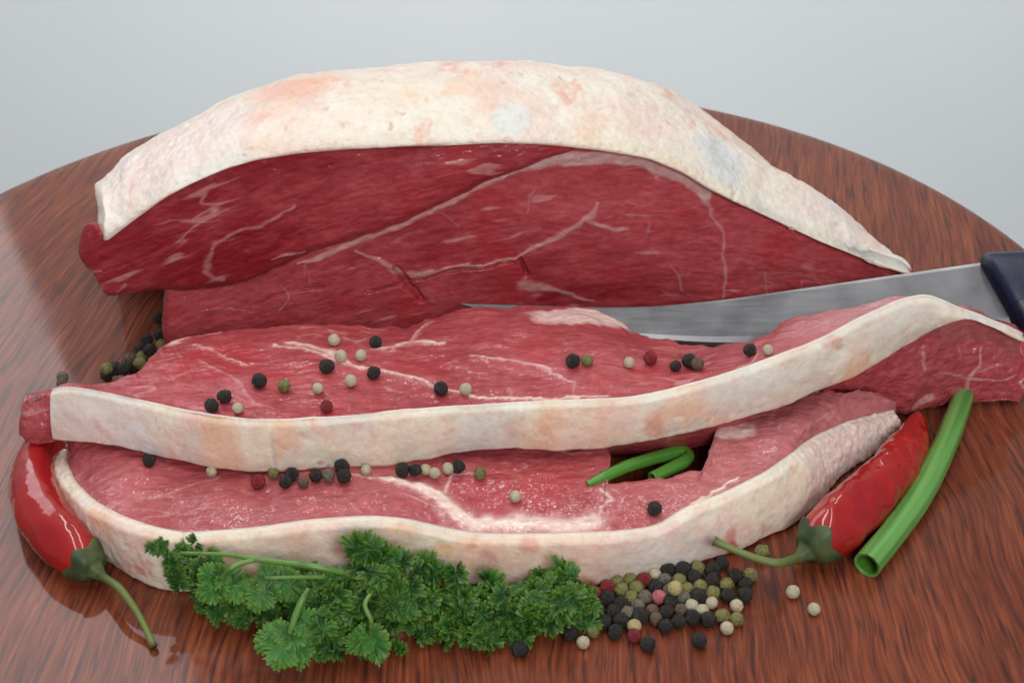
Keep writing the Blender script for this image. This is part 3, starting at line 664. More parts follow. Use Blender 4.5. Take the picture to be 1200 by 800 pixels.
muscle('lower_muscle', (190, 1070), lo_top, lo_bot, 0.0, 720, 170, 95,
    [([(345, 311), (400, 289), (470, 263), (540, 229), (600, 200), (645, 187), (680, 184)], [1.5, 3, 3.4, 3.6, 4, 4, 3], 0.95), ([(518, 312), (560, 309), (601, 302), (628, 287), (645, 277), (680, 264), (695, 252), (702, 238)], [1, 1.2, 2.2, 3, 3, 4, 3, 1.2], 0.8), ([(690, 257), (710, 264), (735, 267)], [2, 2.5, 1], 0.75),
     ([(417, 293), (440, 302), (462, 314), (478, 322), (505, 315), (520, 313)], [2, 3, 4, 5, 3, 1], 0.75), ([(612, 333), (640, 337), (665, 343), (697, 352)], [6, 5, 2.5, 1.5], 0.75),
     ([(825, 233), (836, 252), (845, 275), (849, 300), (847, 346)], [4, 2, 1.6, 1.6, 2], 0.6), ([(898, 316), (897, 345)], [1.2, 1.5], 0.45), ([(940, 325), (943, 340)], [1, 1], 0.35),
     ([(330, 360), (337, 345), (331, 335)], [1.2, 1.2, 1], 0.45), ([(352, 320), (356, 308), (360, 330)], [1.2, 1, 1], 0.35), ([(240, 364), (270, 358), (290, 360)], [1.5, 2, 1], 0.35),
     ([(785, 310), (795, 325), (803, 340)], [1, 1.5, 1], 0.45), ([(615, 245), (625, 225)], [1, 1.2], 0.3), ([(730, 237), (755, 240)], [1, 1], 0.4), ([(760, 262), (755, 280)], [1.2, 1], 0.35), ([(515, 250), (540, 265)], [1, 1.2], 0.3)],
    [([(466, 314), (478, 330), (492, 352)], [4, 6, 4], 1.0), ([(612, 301), (616, 322)], [2.5, 3], 0.8), ([(430, 340), (520, 318), (600, 306)], [2, 2, 2], 0.5), ([(300, 352), (380, 330)], [2, 2], 0.4)],
    0.72, [(190, .03), (400, .08), (700, .07), (900, .03), (1072, .002)], 0.0, 0.004, pale=[([(560, 214), (600, 196), (650, 185), (700, 184), (760, 190), (800, 208), (828, 228)], [4, 9, 10, 9, 8, 9, 8], MEM, 0.85)],
    end_round=(0.004, 0.001), bulge=0.001, zmin=0.0008)

# ------------------------------------------------------------------ knife
A3 = V(720, 361, 0.000); B3 = V(1152, 308, 0.003); C3 = G(830, 404, 0.003)
ex = (B3 - A3) / np.linalg.norm(B3 - A3); en = np.cross(ex, C3 - A3); en /= np.linalg.norm(en)
if en[1] > 0: en = -en                                   # towards the camera
ed = np.cross(en, ex); ed = ed if ed @ (C3 - A3) > 0 else -ed
def kp(px, py):
    d = ray(px, py); t = ((A3 - O) @ en) / (d @ en); return O + d * t
sp_px = smooth_curve([(540, 356), (625, 358), (720, 361), (780, 359), (850, 352), (1000, 330), (1160, 307)], 200, 6)
ed_px = smooth_curve([(540, 357), (580, 368), (650, 385), (740, 398), (830, 405), (900, 406), (1000, 404), (1100, 398), (1195, 388)], 200, 6)
nb = 120; blade = np.zeros((nb, 12, 3))
for i, s in enumerate(np.linspace(0, 1, nb)):
    xa = lerp(540, 1158, s); xb = lerp(540, 1188, s)
    a = kp(xa, sp_px(xa)); b = kp(xb, ed_px(xb))
    ts = np.array([0, .04, .4, .8, .93, 1.0]); th = np.array([.0009, .0011, .0010, .0008, .0006, .0001]) * (0.35 + 0.65 * min(1, s * 3))
    blade[i, :6] = a[None] + (b - a)[None] * ts[:, None] + en[None] * th[:, None]
    blade[i, 6:] = (a[None] + (b - a)[None] * ts[:, None] - en[None] * th[:, None])[::-1]
kbase = C3.copy()
knife = thing('butcher_knife', 'steel butcher knife with dark blue handle between the joint and the upper slice', 'knife', tuple(kbase))
def steel():
    m = NT('brushed_steel'); tc = m.n('TexCoord'); mp = m.n('Mapping'); mp.inputs['Scale'].default_value = (12, 300, 700)
    m.l(tc.outputs['Object'], mp.inputs[0]); t = m.n('TexNoise', Scale=3.0, Detail=3.0); m.l(mp.outputs[0], t.inputs['Vector'])
    r = m.n('MapRange'); r.inputs[3].default_value = 0.24; r.inputs[4].default_value = 0.40; m.l(t.outputs['Fac'], r.inputs[0]); m.l(r.outputs[0], m.b.inputs['Roughness'])
    sm = m.n('TexNoise', Scale=60.0, Detail=4.0); m.l(tc.outputs['Object'], sm.inputs['Vector'])
    m.l(m.ramp(sm.outputs['Fac'], [(0.35, (0.16, 0.16, 0.17)), (0.65, (0.25, 0.25, 0.26))]).outputs[0], m.b.inputs['Base Color'])
    m.val(Metallic=1.0); return m.m
me = grid_mesh('blade', blade - kbase); bl = link('blade', me, steel(), knife)
me.polygons.foreach_set('use_smooth', np.zeros(len(me.polygons), bool))
h0 = (kp(1153, 300) + kp(1190, 394)) / 2; hd = ex * 0.985 - ed * 0.02; hd /= np.linalg.norm(hd)
hn = 70; H = np.zeros((hn, 36, 3)); aa = np.linspace(0, 2 * np.pi, 36, endpoint=False)
for i, s in enumerate(np.linspace(0, 1, hn)):
    L = s * 0.125; rr = 0.0158 - 0.0022 * math.sin(np.pi * min(1, s * 1.4)) + 0.003 * sstep(0.75, 0.95, s)
    q = min(s / 0.045, (1 - s) / 0.05, 1.0); rr = rr * (0.72 + 0.28 * math.sqrt(max(0, 1 - (1 - q) ** 2)))
    wd = 0.62
    ca, sa = np.cos(aa), np.sin(aa); e = 0.72
    cx = np.sign(ca) * np.abs(ca) ** e; sx = np.sign(sa) * np.abs(sa) ** e
    shear = 0.34                                    # slanted front end of the handle
    H[i] = h0 + hd * (L - 0.001) + ed * 0.004 * s + (rr * cx)[:, None] * (ed + ex * shear * (1 - s))[None] + (rr * wd * sx)[:, None] * en[None]
me = grid_mesh('handle', H - kbase); link('handle', me, simple('navy_plastic', (0.007, 0.011, 0.038), 0.4, 900, 0.25, 0.0002), knife)

# ------------------------------------------------------------------ chillies
def chilli_mat():
    m = attr_mat('chilli_skin', 0.45, Specular__IOR__Level=0.2, Coat__Weight=0.9, Coat__Roughness=0.09, Subsurface__Weight=0.12, Subsurface__Scale=0.003)
    tc = m.n('TexCoord'); t = m.n('TexNoise', Scale=110.0, Detail=2.0); m.l(tc.outputs['Object'], t.inputs['Vector'])
    bp = m.n('Bump', Strength=0.22, Distance=0.0015); m.l(t.outputs['Fac'], bp.inputs['Height']); m.l(bp.outputs[0], m.b.inputs['Normal']); m.l(bp.outputs[0], m.b.inputs['Coat Normal'])
    return m.m
CH = chilli_mat()
CAL = attr_mat('chilli_calyx', 0.5, Specular__IOR__Level=0.4).m
def chilli(label, pts, cal_len, stem_pts, seed, dents):
    """pts: (px, py, r_px) from tip to shoulder; the pod rests on the table"""
    A = []
    for x, y, r in pts:
        g = G(x, y, 0.006); rm = psize(g, r); g = G(x, y, rm); A.append([*g, rm])
    n = 150; A = spline(A, n, 6)
    tt = np.linspace(0, 1, n); rad = A[:, 3] * np.sqrt(np.clip(1 - (1 - np.clip(tt / 0.05, 0, 1)) ** 2, 0.0004, 1)) * (0.42 + 0.58 * np.sqrt(np.clip(1 - (1 - np.clip((1 - tt) / 0.11, 0, 1)) ** 2, 0, 1)))
    P = tube(A[:, :3], rad, 64); base = np.array([A[n // 2, 0], A[n // 2, 1], 0.0])
    fl = P.reshape(-1, 3); N = (P - A[:, None, :3]).reshape(-1, 3); N /= np.maximum(np.linalg.norm(N, axis=1), 1e-9)[:, None]
    ang = np.tile(np.linspace(0, 2 * np.pi, 64, endpoint=False), n)
    d = 0.0016 * fbm(fl, 85, 2, seed) * dents + 0.0004 * np.cos(3 * ang + seed) + 0.0008 * dents * fbm(fl, 210, 2, seed + 1, (1, 1, 1))
    fl2 = fl + N * (d * np.repeat(np.clip(tt / 0.1, 0, 1) * sstep(0.07, 0.17, 1 - tt), 64))[:, None]
    fl2[:, 2] = np.maximum(fl2[:, 2], 0.0002)
    root = thing('red_chilli', label, 'chilli', tuple(base))
    col = np.tile(np.array([0.33, 0.006, 0.009]), (len(fl), 1)); col = mixc(col, np.array([0.43, 0.012, 0.010]), sstep(-0.2, 0.4, fbm(fl, 45, 2, seed + 4)))
    me = grid_mesh('pod', fl2.reshape(P.shape) - base); paint(me, col); link('pod', me, CH, root)
    # calyx: cap over the shoulder, lobed edge
    end = A[-1, :3]; ax = A[-1, :3] - A[-8, :3]; ax /= np.linalg.norm(ax); up = np.array([0, 0, 1.]); sd = np.cross(ax, up); sd /= np.linalg.norm(sd); up = np.cross(sd, ax)
    R = A[-22, 3]; nc, na_ = 30, 60; a = np.linspace(0, 2 * np.pi, na_, endpoint=False); Cc = np.zeros((nc, na_, 3))
    al = np.r_[0, np.cumsum(np.linalg.norm(np.diff(A[:, :3], axis=0), axis=1))]; al -= al[-1]
    start = -cal_len * (0.86 + 0.16 * np.cos(5 * a + seed) + 0.06 * np.cos(3 * a))
    for i, s_ in enumerate(np.linspace(0, 1, nc)):
        d_ = start * (1 - s_) + 0.0045 * s_
        ctr = np.stack([np.interp(d_, al, A[:, k]) for k in range(3)], 1) + np.clip(d_, 0, 1)[:, None] * ax
        pr = np.interp(d_, al, rad) * 1.03 + 0.0005
        tail_ = np.clip(d_ / 0.0045, 0, 1); pr = pr * (1 - tail_) ** 1.4 + R * 0.17 * (1 - (1 - tail_) ** 1.4)
        if s_ == 0: pr = pr - 0.0006
        Cc[i] = ctr + pr[:, None] * (np.cos(a)[:, None] * sd + np.sin(a)[:, None] * up) * (1 + 0.05 * np.cos(5 * a + seed)[:, None])
    Cc[:, :, 2] = np.maximum(Cc[:, :, 2], 0.0002)
    cf = Cc.reshape(-1, 3); cc = mixc(np.tile(np.array([0.075, 0.105, 0.035]), (len(cf), 1)), np.array([0.03, 0.05, 0.02]), sstep(-0.3, 0.4, fbm(cf, 160, 3, seed + 7)))
    me = grid_mesh('calyx', Cc - base); paint(me, cc); link('calyx', me, CAL, root)
    S = np.array([[*(end + ax * 0.003), R * 0.15]] + [[*G(x, y, z), psize(G(x, y, z), r)] for x, y, z, r in stem_pts])
    S = spline(S, 50, 3); sr = S[:, 3] * (1 + 0.25 * np.exp(-np.linspace(0, 12, 50))) * (1 + 0.25 * sstep(0.9, 1.0, np.linspace(0, 1, 50)))
    Pt = tube(S[:, :3], sr, 14); sf = Pt.reshape(-1, 3)
    sc = mixc(np.tile(np.array([0.16, 0.20, 0.055]), (len(sf), 1)), np.array([0.07, 0.10, 0.03]), np.repeat(np.linspace(1, 0, 50) ** 2, 14) * 0.8)
    sc = mixc(sc, np.array([0.10, 0.07, 0.03]), np.repeat(sstep(0.93, 1.0, np.linspace(0, 1, 50)), 14) * 0.8)
    me = grid_mesh('stem', Pt - base); paint(me, sc); link('stem', me, CAL, root)
chilli('curved red chilli on the left, its green stem pointing towards the viewer', [(66, 500, 16), (52, 520, 23), (42, 542, 27), (40, 568, 30), (50, 600, 32), (72, 630, 32), (97, 655, 27), (112, 668, 23)], 0.0062,
       [(140, 688, .009, 5), (160, 715, .006, 4.2), (172, 738, .003, 4), (180, 757, .0012, 4.2)], 1.0, 0.3)
chilli('glossy wrinkled red chilli on the right, lying beside the spring onion', [(1077, 484, 5), (1075, 498, 13), (1066, 522, 23), (1046, 552, 29), (1016, 583, 32), (985, 612, 34), (958, 635, 31), (945, 646, 26)], 0.0066,
       [(912, 661, .0105, 5.5), (885, 654, .0115, 4.6), (858, 643, .0135, 4.2), (836, 633, .0155, 4.8)], 2.3, 1.0)

# ------------------------------------------------------------------ spring onions
def onion_mat():
    m = attr_mat('spring_onion_leaf', 0.38, Specular__IOR__Level=0.4, Coat__Weight=0.35, Coat__Roughness=0.22, Subsurface__Weight=0.1, Subsurface__Scale=0.002)
    tc = m.n('TexCoord'); t = m.n('TexNoise', Scale=500.0, Detail=2.0); m.l(tc.outputs['Object'], t.inputs['Vector'])
    bp = m.n('Bump', Strength=0.15, Distance=0.0006); m.l(t.outputs['Fac'], bp.inputs['Height']); m.l(bp.outputs[0], m.b.inputs['Normal']); return m.m
ON = onion_mat()
def onion(label, pts, dark, light, wall_t=0.0009, n=120, sig=7):
    A = []
    for x, y, r, zo in pts:
        g = G(x, y, 0.004); rm = psize(g, r); g = G(x, y, rm + zo); A.append([*g, rm])
    A = spline(A, n, sig); base = np.array([A[n // 2, 0], A[n // 2, 1], 0.0])
    o_ = tube(A[:, :3], A[:, 3], 40); i_ = tube(A[:, :3], A[:, 3] - wall_t, 40)
    fl = o_.reshape(-1, 3); N = (o_ - A[:, None, :3]).reshape(-1, 3); o_ = (fl + N * 0.07 * fbm(fl, 70, 2, 5)[:, None]).reshape(o_.shape)
    o_[:, :, 2] = np.maximum(o_[:, :, 2], 0.0002) if pts[0][3] == 0 else o_[:, :, 2]
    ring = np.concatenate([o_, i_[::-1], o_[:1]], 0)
    fl = ring.reshape(-1, 3); st = fbm(np.stack([np.tile(np.linspace(0, 9, 40, endpoint=False), ring.shape[0]), fl[:, 1] * 8, fl[:, 0] * 0], 1), 1.6, 2, 3)
    col = mixc(np.tile(np.array(light), (len(fl), 1)), np.array(dark), sstep(-0.2, 0.35, st))
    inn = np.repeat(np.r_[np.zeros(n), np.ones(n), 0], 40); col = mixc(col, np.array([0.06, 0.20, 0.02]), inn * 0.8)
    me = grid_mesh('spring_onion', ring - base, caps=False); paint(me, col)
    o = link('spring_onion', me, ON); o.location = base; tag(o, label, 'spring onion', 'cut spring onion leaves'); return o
onion('straight hollow green spring onion leaf on the table at the far right', [(1016, 662, 16.5, 0), (1028, 648, 16.5, 0), (1050, 620, 16.5, 0), (1080, 578, 16, 0), (1106, 525, 14.5, 0), (1120, 490, 13.5, 0), (1129, 464, 12.5, .0005)], (0.07, 0.24, 0.04), (0.15, 0.37, 0.09))
onion('folded green spring onion piece in the dark gap between the two slices', [(688, 567, 3.5, .0185), (706, 559, 6.5, .018), (735, 546, 7.5, .016), (768, 536, 7.5, .012), (792, 530, 8.5, .0095), (803, 529, 7.5, .009), (808, 535, 7, .0095), (800, 542, 8, .0105), (784, 550, 7.5, .0115), (764, 560, 7.5, .012)], (0.05, 0.20, 0.02), (0.09, 0.28, 0.04), sig=2.0)

# ------------------------------------------------------------------ peppercorns
def ico(sub=3):
    import bmesh
    bm = bmesh.new(); bmesh.ops.create_icosphere(bm, subdivisions=sub, radius=1.0)
    v = np.array([x.co[:] for x in bm.verts]); f = np.array([[q.index for q in p.verts] for p in bm.faces]); bm.free(); return v, f
IV, IF = ico(3)
def pepper_mat(name, rough, **kw):
    m = attr_mat(name, rough, **kw); tc = m.n('TexCoord'); t = m.n('TexNoise', Scale=5.0, Detail=4.0); m.l(tc.outputs['Object'], t.inputs['Vector'])
    bp = m.n('Bump', Strength=0.5, Distance=0.08); m.l(t.outputs['Fac'], bp.inputs['Height']); m.l(bp.outputs[0], m.b.inputs['Normal']); return m.m
PM = {'black': pepper_mat('black_pepper', 0.55), 'white': pepper_mat('white_pepper', 0.6), 'green': pepper_mat('green_pepper', 0.6), 'red': pepper_mat('pink_pepper', 0.35), 'brown': pepper_mat('brown_pepper', 0.6)}
PC = {'black': ((0.012, 0.011, 0.010), (0.04, 0.033, 0.028)), 'white': ((0.68, 0.61, 0.43), (0.46, 0.39, 0.25)), 'green': ((0.30, 0.29, 0.10), (0.13, 0.13, 0.04)), 'red': ((0.30, 0.018, 0.028), (0.12, 0.012, 0.014)),
      'brown': ((0.20, 0.135, 0.085), (0.08, 0.055, 0.035)), 'yellow': ((0.60, 0.50, 0.24), (0.40, 0.32, 0.14)), 'pink': ((0.66, 0.22, 0.22), (0.50, 0.08, 0.10)), 'grey': ((0.25, 0.22, 0.16), (0.11, 0.10, 0.075))}
PMES = {}
def pepper_mesh(kind, var):
    if (kind, var) in PMES: return PMES[kind, var]
    seed = var * 3.7 + len(kind); d = np.zeros(len(IV))
    wr = {'black': 0.22, 'white': 0.05, 'green': 0.14, 'red': 0.05, 'brown': 0.10, 'yellow': 0.02, 'pink': 0.04, 'grey': 0.12}[kind]
    r1 = np.abs(fbm(IV, 2.3, 2, seed)); d = -wr * (1 - sstep(0.0, 0.16, r1)) + wr * 0.5 * fbm(IV, 1.2, 2, seed + 1) + 0.05 * fbm(IV, 0.8, 1, seed + 2)
    pole = 1 - sstep(0.02, 0.12, np.arccos(np.clip(IV @ np.array([0.3, 0.2, 0.933]), -1, 1))); d -= 0.10 * pole
    v = IV * (1 + d)[:, None]
    ls = np.arange(0, len(IF) * 3, 3); me = raw_mesh('peppercorn', v, IF.ravel(), ls)
    c0, c1 = map(np.array, PC[kind]); t = np.clip(0.35 + 0.9 * fbm(IV, 1.6, 3, seed + 4) + 0.6 * (1 - sstep(0, 0.12, r1)) * (wr > 0.06), 0, 1)
    col = mixc(np.tile(c0, (len(v), 1)), c1, t); col = mixc(col, c1 * 0.6, pole * 0.8); paint(me, col)
    me.materials.append(PM[{'yellow': 'white', 'pink': 'red', 'grey': 'brown'}.get(kind, kind)]); PMES[kind, var] = me; return me
pc_all = []
def peppercorn(pos, r, kind, label, group=None):
    o = bpy.data.objects.new('peppercorn', pepper_mesh(kind, rng.randrange(3))); C.objects.link(o)
    o.location = pos; o.scale = (r, r, r * rng.uniform(0.93, 1.0)); o.rotation_euler = (rng.uniform(-1.2, 1.2), rng.uniform(-1.2, 1.2), rng.uniform(0, 6.28))
    tag(o, label, 'peppercorn', group); pc_all.append((np.array(pos), r)); return o
PR = {'black': 0.00255, 'white': 0.0021, 'green': 0.00235, 'red': 0.0024, 'brown': 0.0022, 'yellow': 0.0024, 'pink': 0.0024, 'grey': 0.0023}
CN = {'black': 'black', 'white': 'cream white', 'green': 'green', 'red': 'dark red', 'brown': 'brown', 'yellow': 'pale yellow', 'pink': 'pale pink', 'grey': 'grey-brown'}
pile = [(200,518,'white'),(550,528,'black'),(828,505,'black'),(475,475,'red'),(130,468,'black'),(372,460,'black'),(250,452,'green'),(978,440,'white'),(650,420,'black'),(155,413,'grey'),(468,413,'yellow'),(720,405,'black'),(225,400,'black'),(312,400,'black'),(1030,392,'green'),(870,390,'black'),(583,385,'brown'),(400,385,'black'),(800,380,'black'),(950,378,'green'),(510,375,'black'),(570,355,'brown'),
 (285,350,'black'),(365,350,'black'),(445,350,'grey'),(655,350,'black'),(222,348,'white'),(820,340,'white'),(735,320,'brown'),(1030,320,'white'),(795,310,'white'),(490,310,'grey'),(265,297,'white'),(893,297,'white'),(675,295,'black'),(403,293,'black'),(340,290,'black'),(455,285,'green'),(600,280,'pink'),(535,275,'grey'),(740,275,'grey'),(985,265,'black'),(820,262,'black'),(1075,255,'black'),
 (285,250,'red'),(890,245,'green'),(705,237,'yellow'),(345,235,'red'),(395,235,'green'),(650,235,'grey'),(470,230,'green'),(775,220,'green'),(605,215,'black'),(830,210,'green'),(1075,205,'black'),(440,200,'green'),(400,195,'green'),(535,195,'red'),(955,195,'green'),(720,190,'green'),(900,190,'black'),(648,178,'grey'),(790,175,'black'),(1030,165,'black'),(590,158,'white'),(1100,155,'green'),(895,150,'black'),(745,150,'black'),(690,130,'black'),(810,130,'green'),(950,95,'black')]
lone = {(200,518): 'cream white peppercorn at the front left edge of the mixed pile', (550,528): 'black peppercorn in front of the dark red one, just outside the pile', (828,505): 'single black peppercorn lying in front of the middle of the pile',
        (475,475): 'dark red peppercorn at the front edge of the mixed pile', (468,413): 'pale yellow peppercorn behind the dark red one at the pile front', (600,280): 'pale pink peppercorn near the middle of the mixed pile',
        (978,440): 'cream white peppercorn at the front right corner of the pile', (1030,320): 'cream white peppercorn at the right end of the pile', (130,468): 'black peppercorn at the left front tip of the pile, beside the parsley', (1100,155): 'green peppercorn at the back right corner of the pile',
        (535,195): 'dark red peppercorn at the back of the pile against the fat rim', (590,158): 'cream white peppercorn at the back of the pile against the fat rim', (950,95): 'black peppercorn at the back of the pile, nearest the chilli stem'}
def clear_pos(px, py, r, zmin, step=0.0004, zmax=0.03, surf=None):
    z = zmin
    while z < zmax:
        g = G(px, py, z)
        if all(np.linalg.norm(g - p) >= 0.93 * (r + q) for p, q in pc_all): return g
        z += step
    return G(px, py, zmin)
def relax(items):
    """settle the pile: peppercorns push apart but stay close to where they are seen"""
    rr_ = np.array([r for _, _, r in items]); dirs = np.array([ray(px, py) for px, py, _ in items]); dirs /= np.linalg.norm(dirs, axis=1)[:, None]
    X = np.array([G(px, py, r * (1.0 + 0.5 * rng.random())) for px, py, r in items])
    for it in range(260):
        d = X[:, None] - X[None]; L = np.linalg.norm(d, axis=2) + np.eye(len(X)); ov = np.clip((rr_[:, None] + rr_[None]) * 0.97 - L, 0, None); np.fill_diagonal(ov, 0)
        X = X + 0.30 * (d / L[..., None] * ov[..., None]).sum(1)
        t = ((X - O) * dirs).sum(1); X = X + 0.06 * (O + dirs * t[:, None] - X)
        X[:, 2] -= 0.00006; X[:, 2] = np.maximum(X[:, 2], rr_ * 0.97)
    return X
items = [(640 + zx / 4.615, 640 + zy / 4.615, PR[k] * rng.uniform(0.88, 1.0)) for zx, zy, k in pile]
for (zx, zy, kind), (px, py, r), g in zip(pile, items, relax(items)):
    if (zx, zy) in lone: peppercorn(g, r, kind, lone[zx, zy], 'peppercorns in the mixed pile')
    else: peppercorn(g, r, kind, '%s peppercorn inside the mixed pile in front of the slices' % CN[kind], '%s peppercorns inside the mixed pile' % CN[kind])
for px, py, kind, lab in [(929, 693, 'white', 'cream white peppercorn alone on the table below the right chilli'), (954, 713, 'white', 'smaller cream peppercorn alone on the table, farthest right of the pile'),
                          (609, 760, 'black', 'black peppercorn alone on the table in front of the parsley'), (893, 646, 'green', 'green peppercorn on the table behind the right chilli stem')]:
    r = PR[kind] * (0.9 if px == 954 else 1.0); peppercorn(clear_pos(px, py, r, r * 0.97), r, kind, lab)
back = [(73, 450, 'brown'), (125, 439, 'black'), (143, 439, 'white'), (136, 432, 'black'), (125, 432, 'green'), (145, 432, 'black'), (155, 429, 'black'), (164, 425, 'green'), (73, 442, 'grey'), (152, 420, 'brown'), (166, 418, 'green'), (184, 414, 'red'), (175, 410, 'black'), (165, 409, 'black'), (189, 404, 'green'), (172, 398, 'black'), (188, 392, 'black'), (187, 372, 'black')]
bl_lab = {(73, 450): 'brown peppercorn on the table behind the left end of the upper fat strip', (73, 442): 'grey-brown peppercorn standing out alone behind the left end of the upper fat strip', (125, 432): 'green peppercorn at the left end of the small group behind the upper slice', (143, 439): 'cream white peppercorn in the small group behind the upper slice', (184, 414): 'dark red peppercorn in the small group behind the upper slice',
          (152, 420): 'brown peppercorn in the small group behind the upper slice', (187, 372): 'black peppercorn against the left end of the joint, under its overhang'}
for px, py, kind in back:
    r = PR[kind] * rng.uniform(0.9, 1.0); g = clear_pos(px, py, r, r * 0.97)
    lab = bl_lab.get((px, py)); 
    if lab: peppercorn(g, r, kind, lab, 'peppercorns on the table behind the upper slice')
    else: peppercorn(g, r, kind, '%s peppercorn of the small group on the table left of the joint' % CN[kind], '%s peppercorns left of the joint' % CN[kind])
def surface_at(top, px, py):
    v = top - O; k = F / (v @ W); X = 600 + (v @ RI) * k; Y = 400 - (v @ UI) * k
    return top[np.argmin((X - px) ** 2 + (Y - py) ** 2)]
on_mid = [(248, 475, 'black', 'black peppercorn on the upper slice, farthest left'), (264, 465, 'black', 'second black peppercorn from the left on the upper slice'), (280, 477, 'white', 'cream peppercorn beside the two leftmost black ones on the upper slice'),
    (305, 447, 'black', 'black peppercorn on the upper slice, just left of the green one'), (334, 452, 'green', 'green peppercorn on the left half of the upper slice'), (373, 454, 'white', 'cream peppercorn above the dark red one on the upper slice'), (383, 476, 'red', 'dark red peppercorn by the fat strip on the left half of the upper slice'),
    (384, 430, 'black', 'black peppercorn just below the pale seam on the upper slice'), (400, 417, 'white', 'cream peppercorn lying on the pale seam of the upper slice'), (392, 398, 'white', 'rearmost cream peppercorn on the left half of the upper slice'), (423, 416, 'white', 'cream peppercorn right of the one on the pale seam'),
    (412, 446, 'white', 'cream peppercorn below the seam, left of a black one, on the upper slice'), (439, 437, 'black', 'black peppercorn on the thin white seam of the upper slice'), (440, 401, 'black', 'rearmost black peppercorn on the left half of the upper slice'), (517, 456, 'black', 'black peppercorn next to a cream one at the middle of the upper slice'),
    (547, 456, 'white', 'cream peppercorn next to a black one at the middle of the upper slice'), (671, 424, 'black', 'black peppercorn beside the green one in front of the pale fat piece'), (688, 422, 'green', 'green peppercorn in front of the pale fat piece on the upper slice'), (738, 424, 'white', 'cream peppercorn beside the red one in front of the blade'),
    (762, 420, 'red', 'dark red peppercorn on the upper slice in front of the blade'), (792, 428, 'black', 'small black peppercorn left of a touching pair on the upper slice'), (807, 423, 'black', 'black peppercorn of the touching pair in front of the blade'), (817, 426, 'brown', 'dark brown peppercorn of the touching pair in front of the blade'),
    (878, 410, 'black', 'rightmost black peppercorn on the upper slice'), (900, 409, 'white', 'rightmost cream peppercorn on the upper slice, beside a black one')]
on_front = [(175, 539, 'black', 'black peppercorn far left on the lower slice, touching the upper fat strip'), (248, 551, 'white', 'greyish cream peppercorn left on the lower slice under the fat strip'), (303, 565, 'red', 'dark red peppercorn on the lower slice'), (322, 553, 'green', 'olive green peppercorn beside the dark red one on the lower slice'),
    (342, 556, 'black', 'black peppercorn behind a speckled one on the left half of the lower slice'), (335, 564, 'black', 'speckled black peppercorn between the red and the brown one on the lower slice'), (356, 564, 'brown', 'light brown peppercorn on the lower slice'), (370, 557, 'black', 'black peppercorn between the brown and the olive one on the lower slice'), (386, 556, 'grey', 'olive grey peppercorn right of the brown one on the lower slice'),
    (402, 547, 'black', 'rear black peppercorn of an upright pair under the fat strip'), (403, 558, 'black', 'front black peppercorn of an upright pair under the fat strip'), (430, 549, 'white', 'small cream peppercorn alone between two black groups under the fat strip'), (473, 551, 'black', 'left of two touching black peppercorns at the middle of the lower slice'), (487, 550, 'black', 'right of two touching black peppercorns at the middle of the lower slice'),
    (499, 549, 'white', 'cream peppercorn touching the black pair on the lower slice'), (510, 553, 'white', 'foremost of three cream peppercorns at the middle of the lower slice'), (525, 548, 'white', 'rightmost of three cream peppercorns at the middle of the lower slice'), (538, 547, 'black', 'black peppercorn right of three cream ones on the lower slice'),
    (563, 554, 'green', 'dark green peppercorn alone at the middle of the lower slice'), (604, 581, 'white', 'cream green peppercorn alone on the round muscle of the lower slice'), (767, 596, 'black', 'black peppercorn alone on the right half of the lower slice')]
for lst, top, grp in ((on_mid, mid_top, 'peppercorns on the upper slice'), (on_front, front_top, 'peppercorns on the lower slice')):
    for px, py, kind, lab in lst:
        r = PR[kind] * rng.uniform(0.80, 0.98) * (0.85 if 'small' in lab else 1.0)
        g = surface_at(top, px, py + 5.5) + np.array([0, 0, r * 0.86]); peppercorn(g, r, kind, lab, grp)

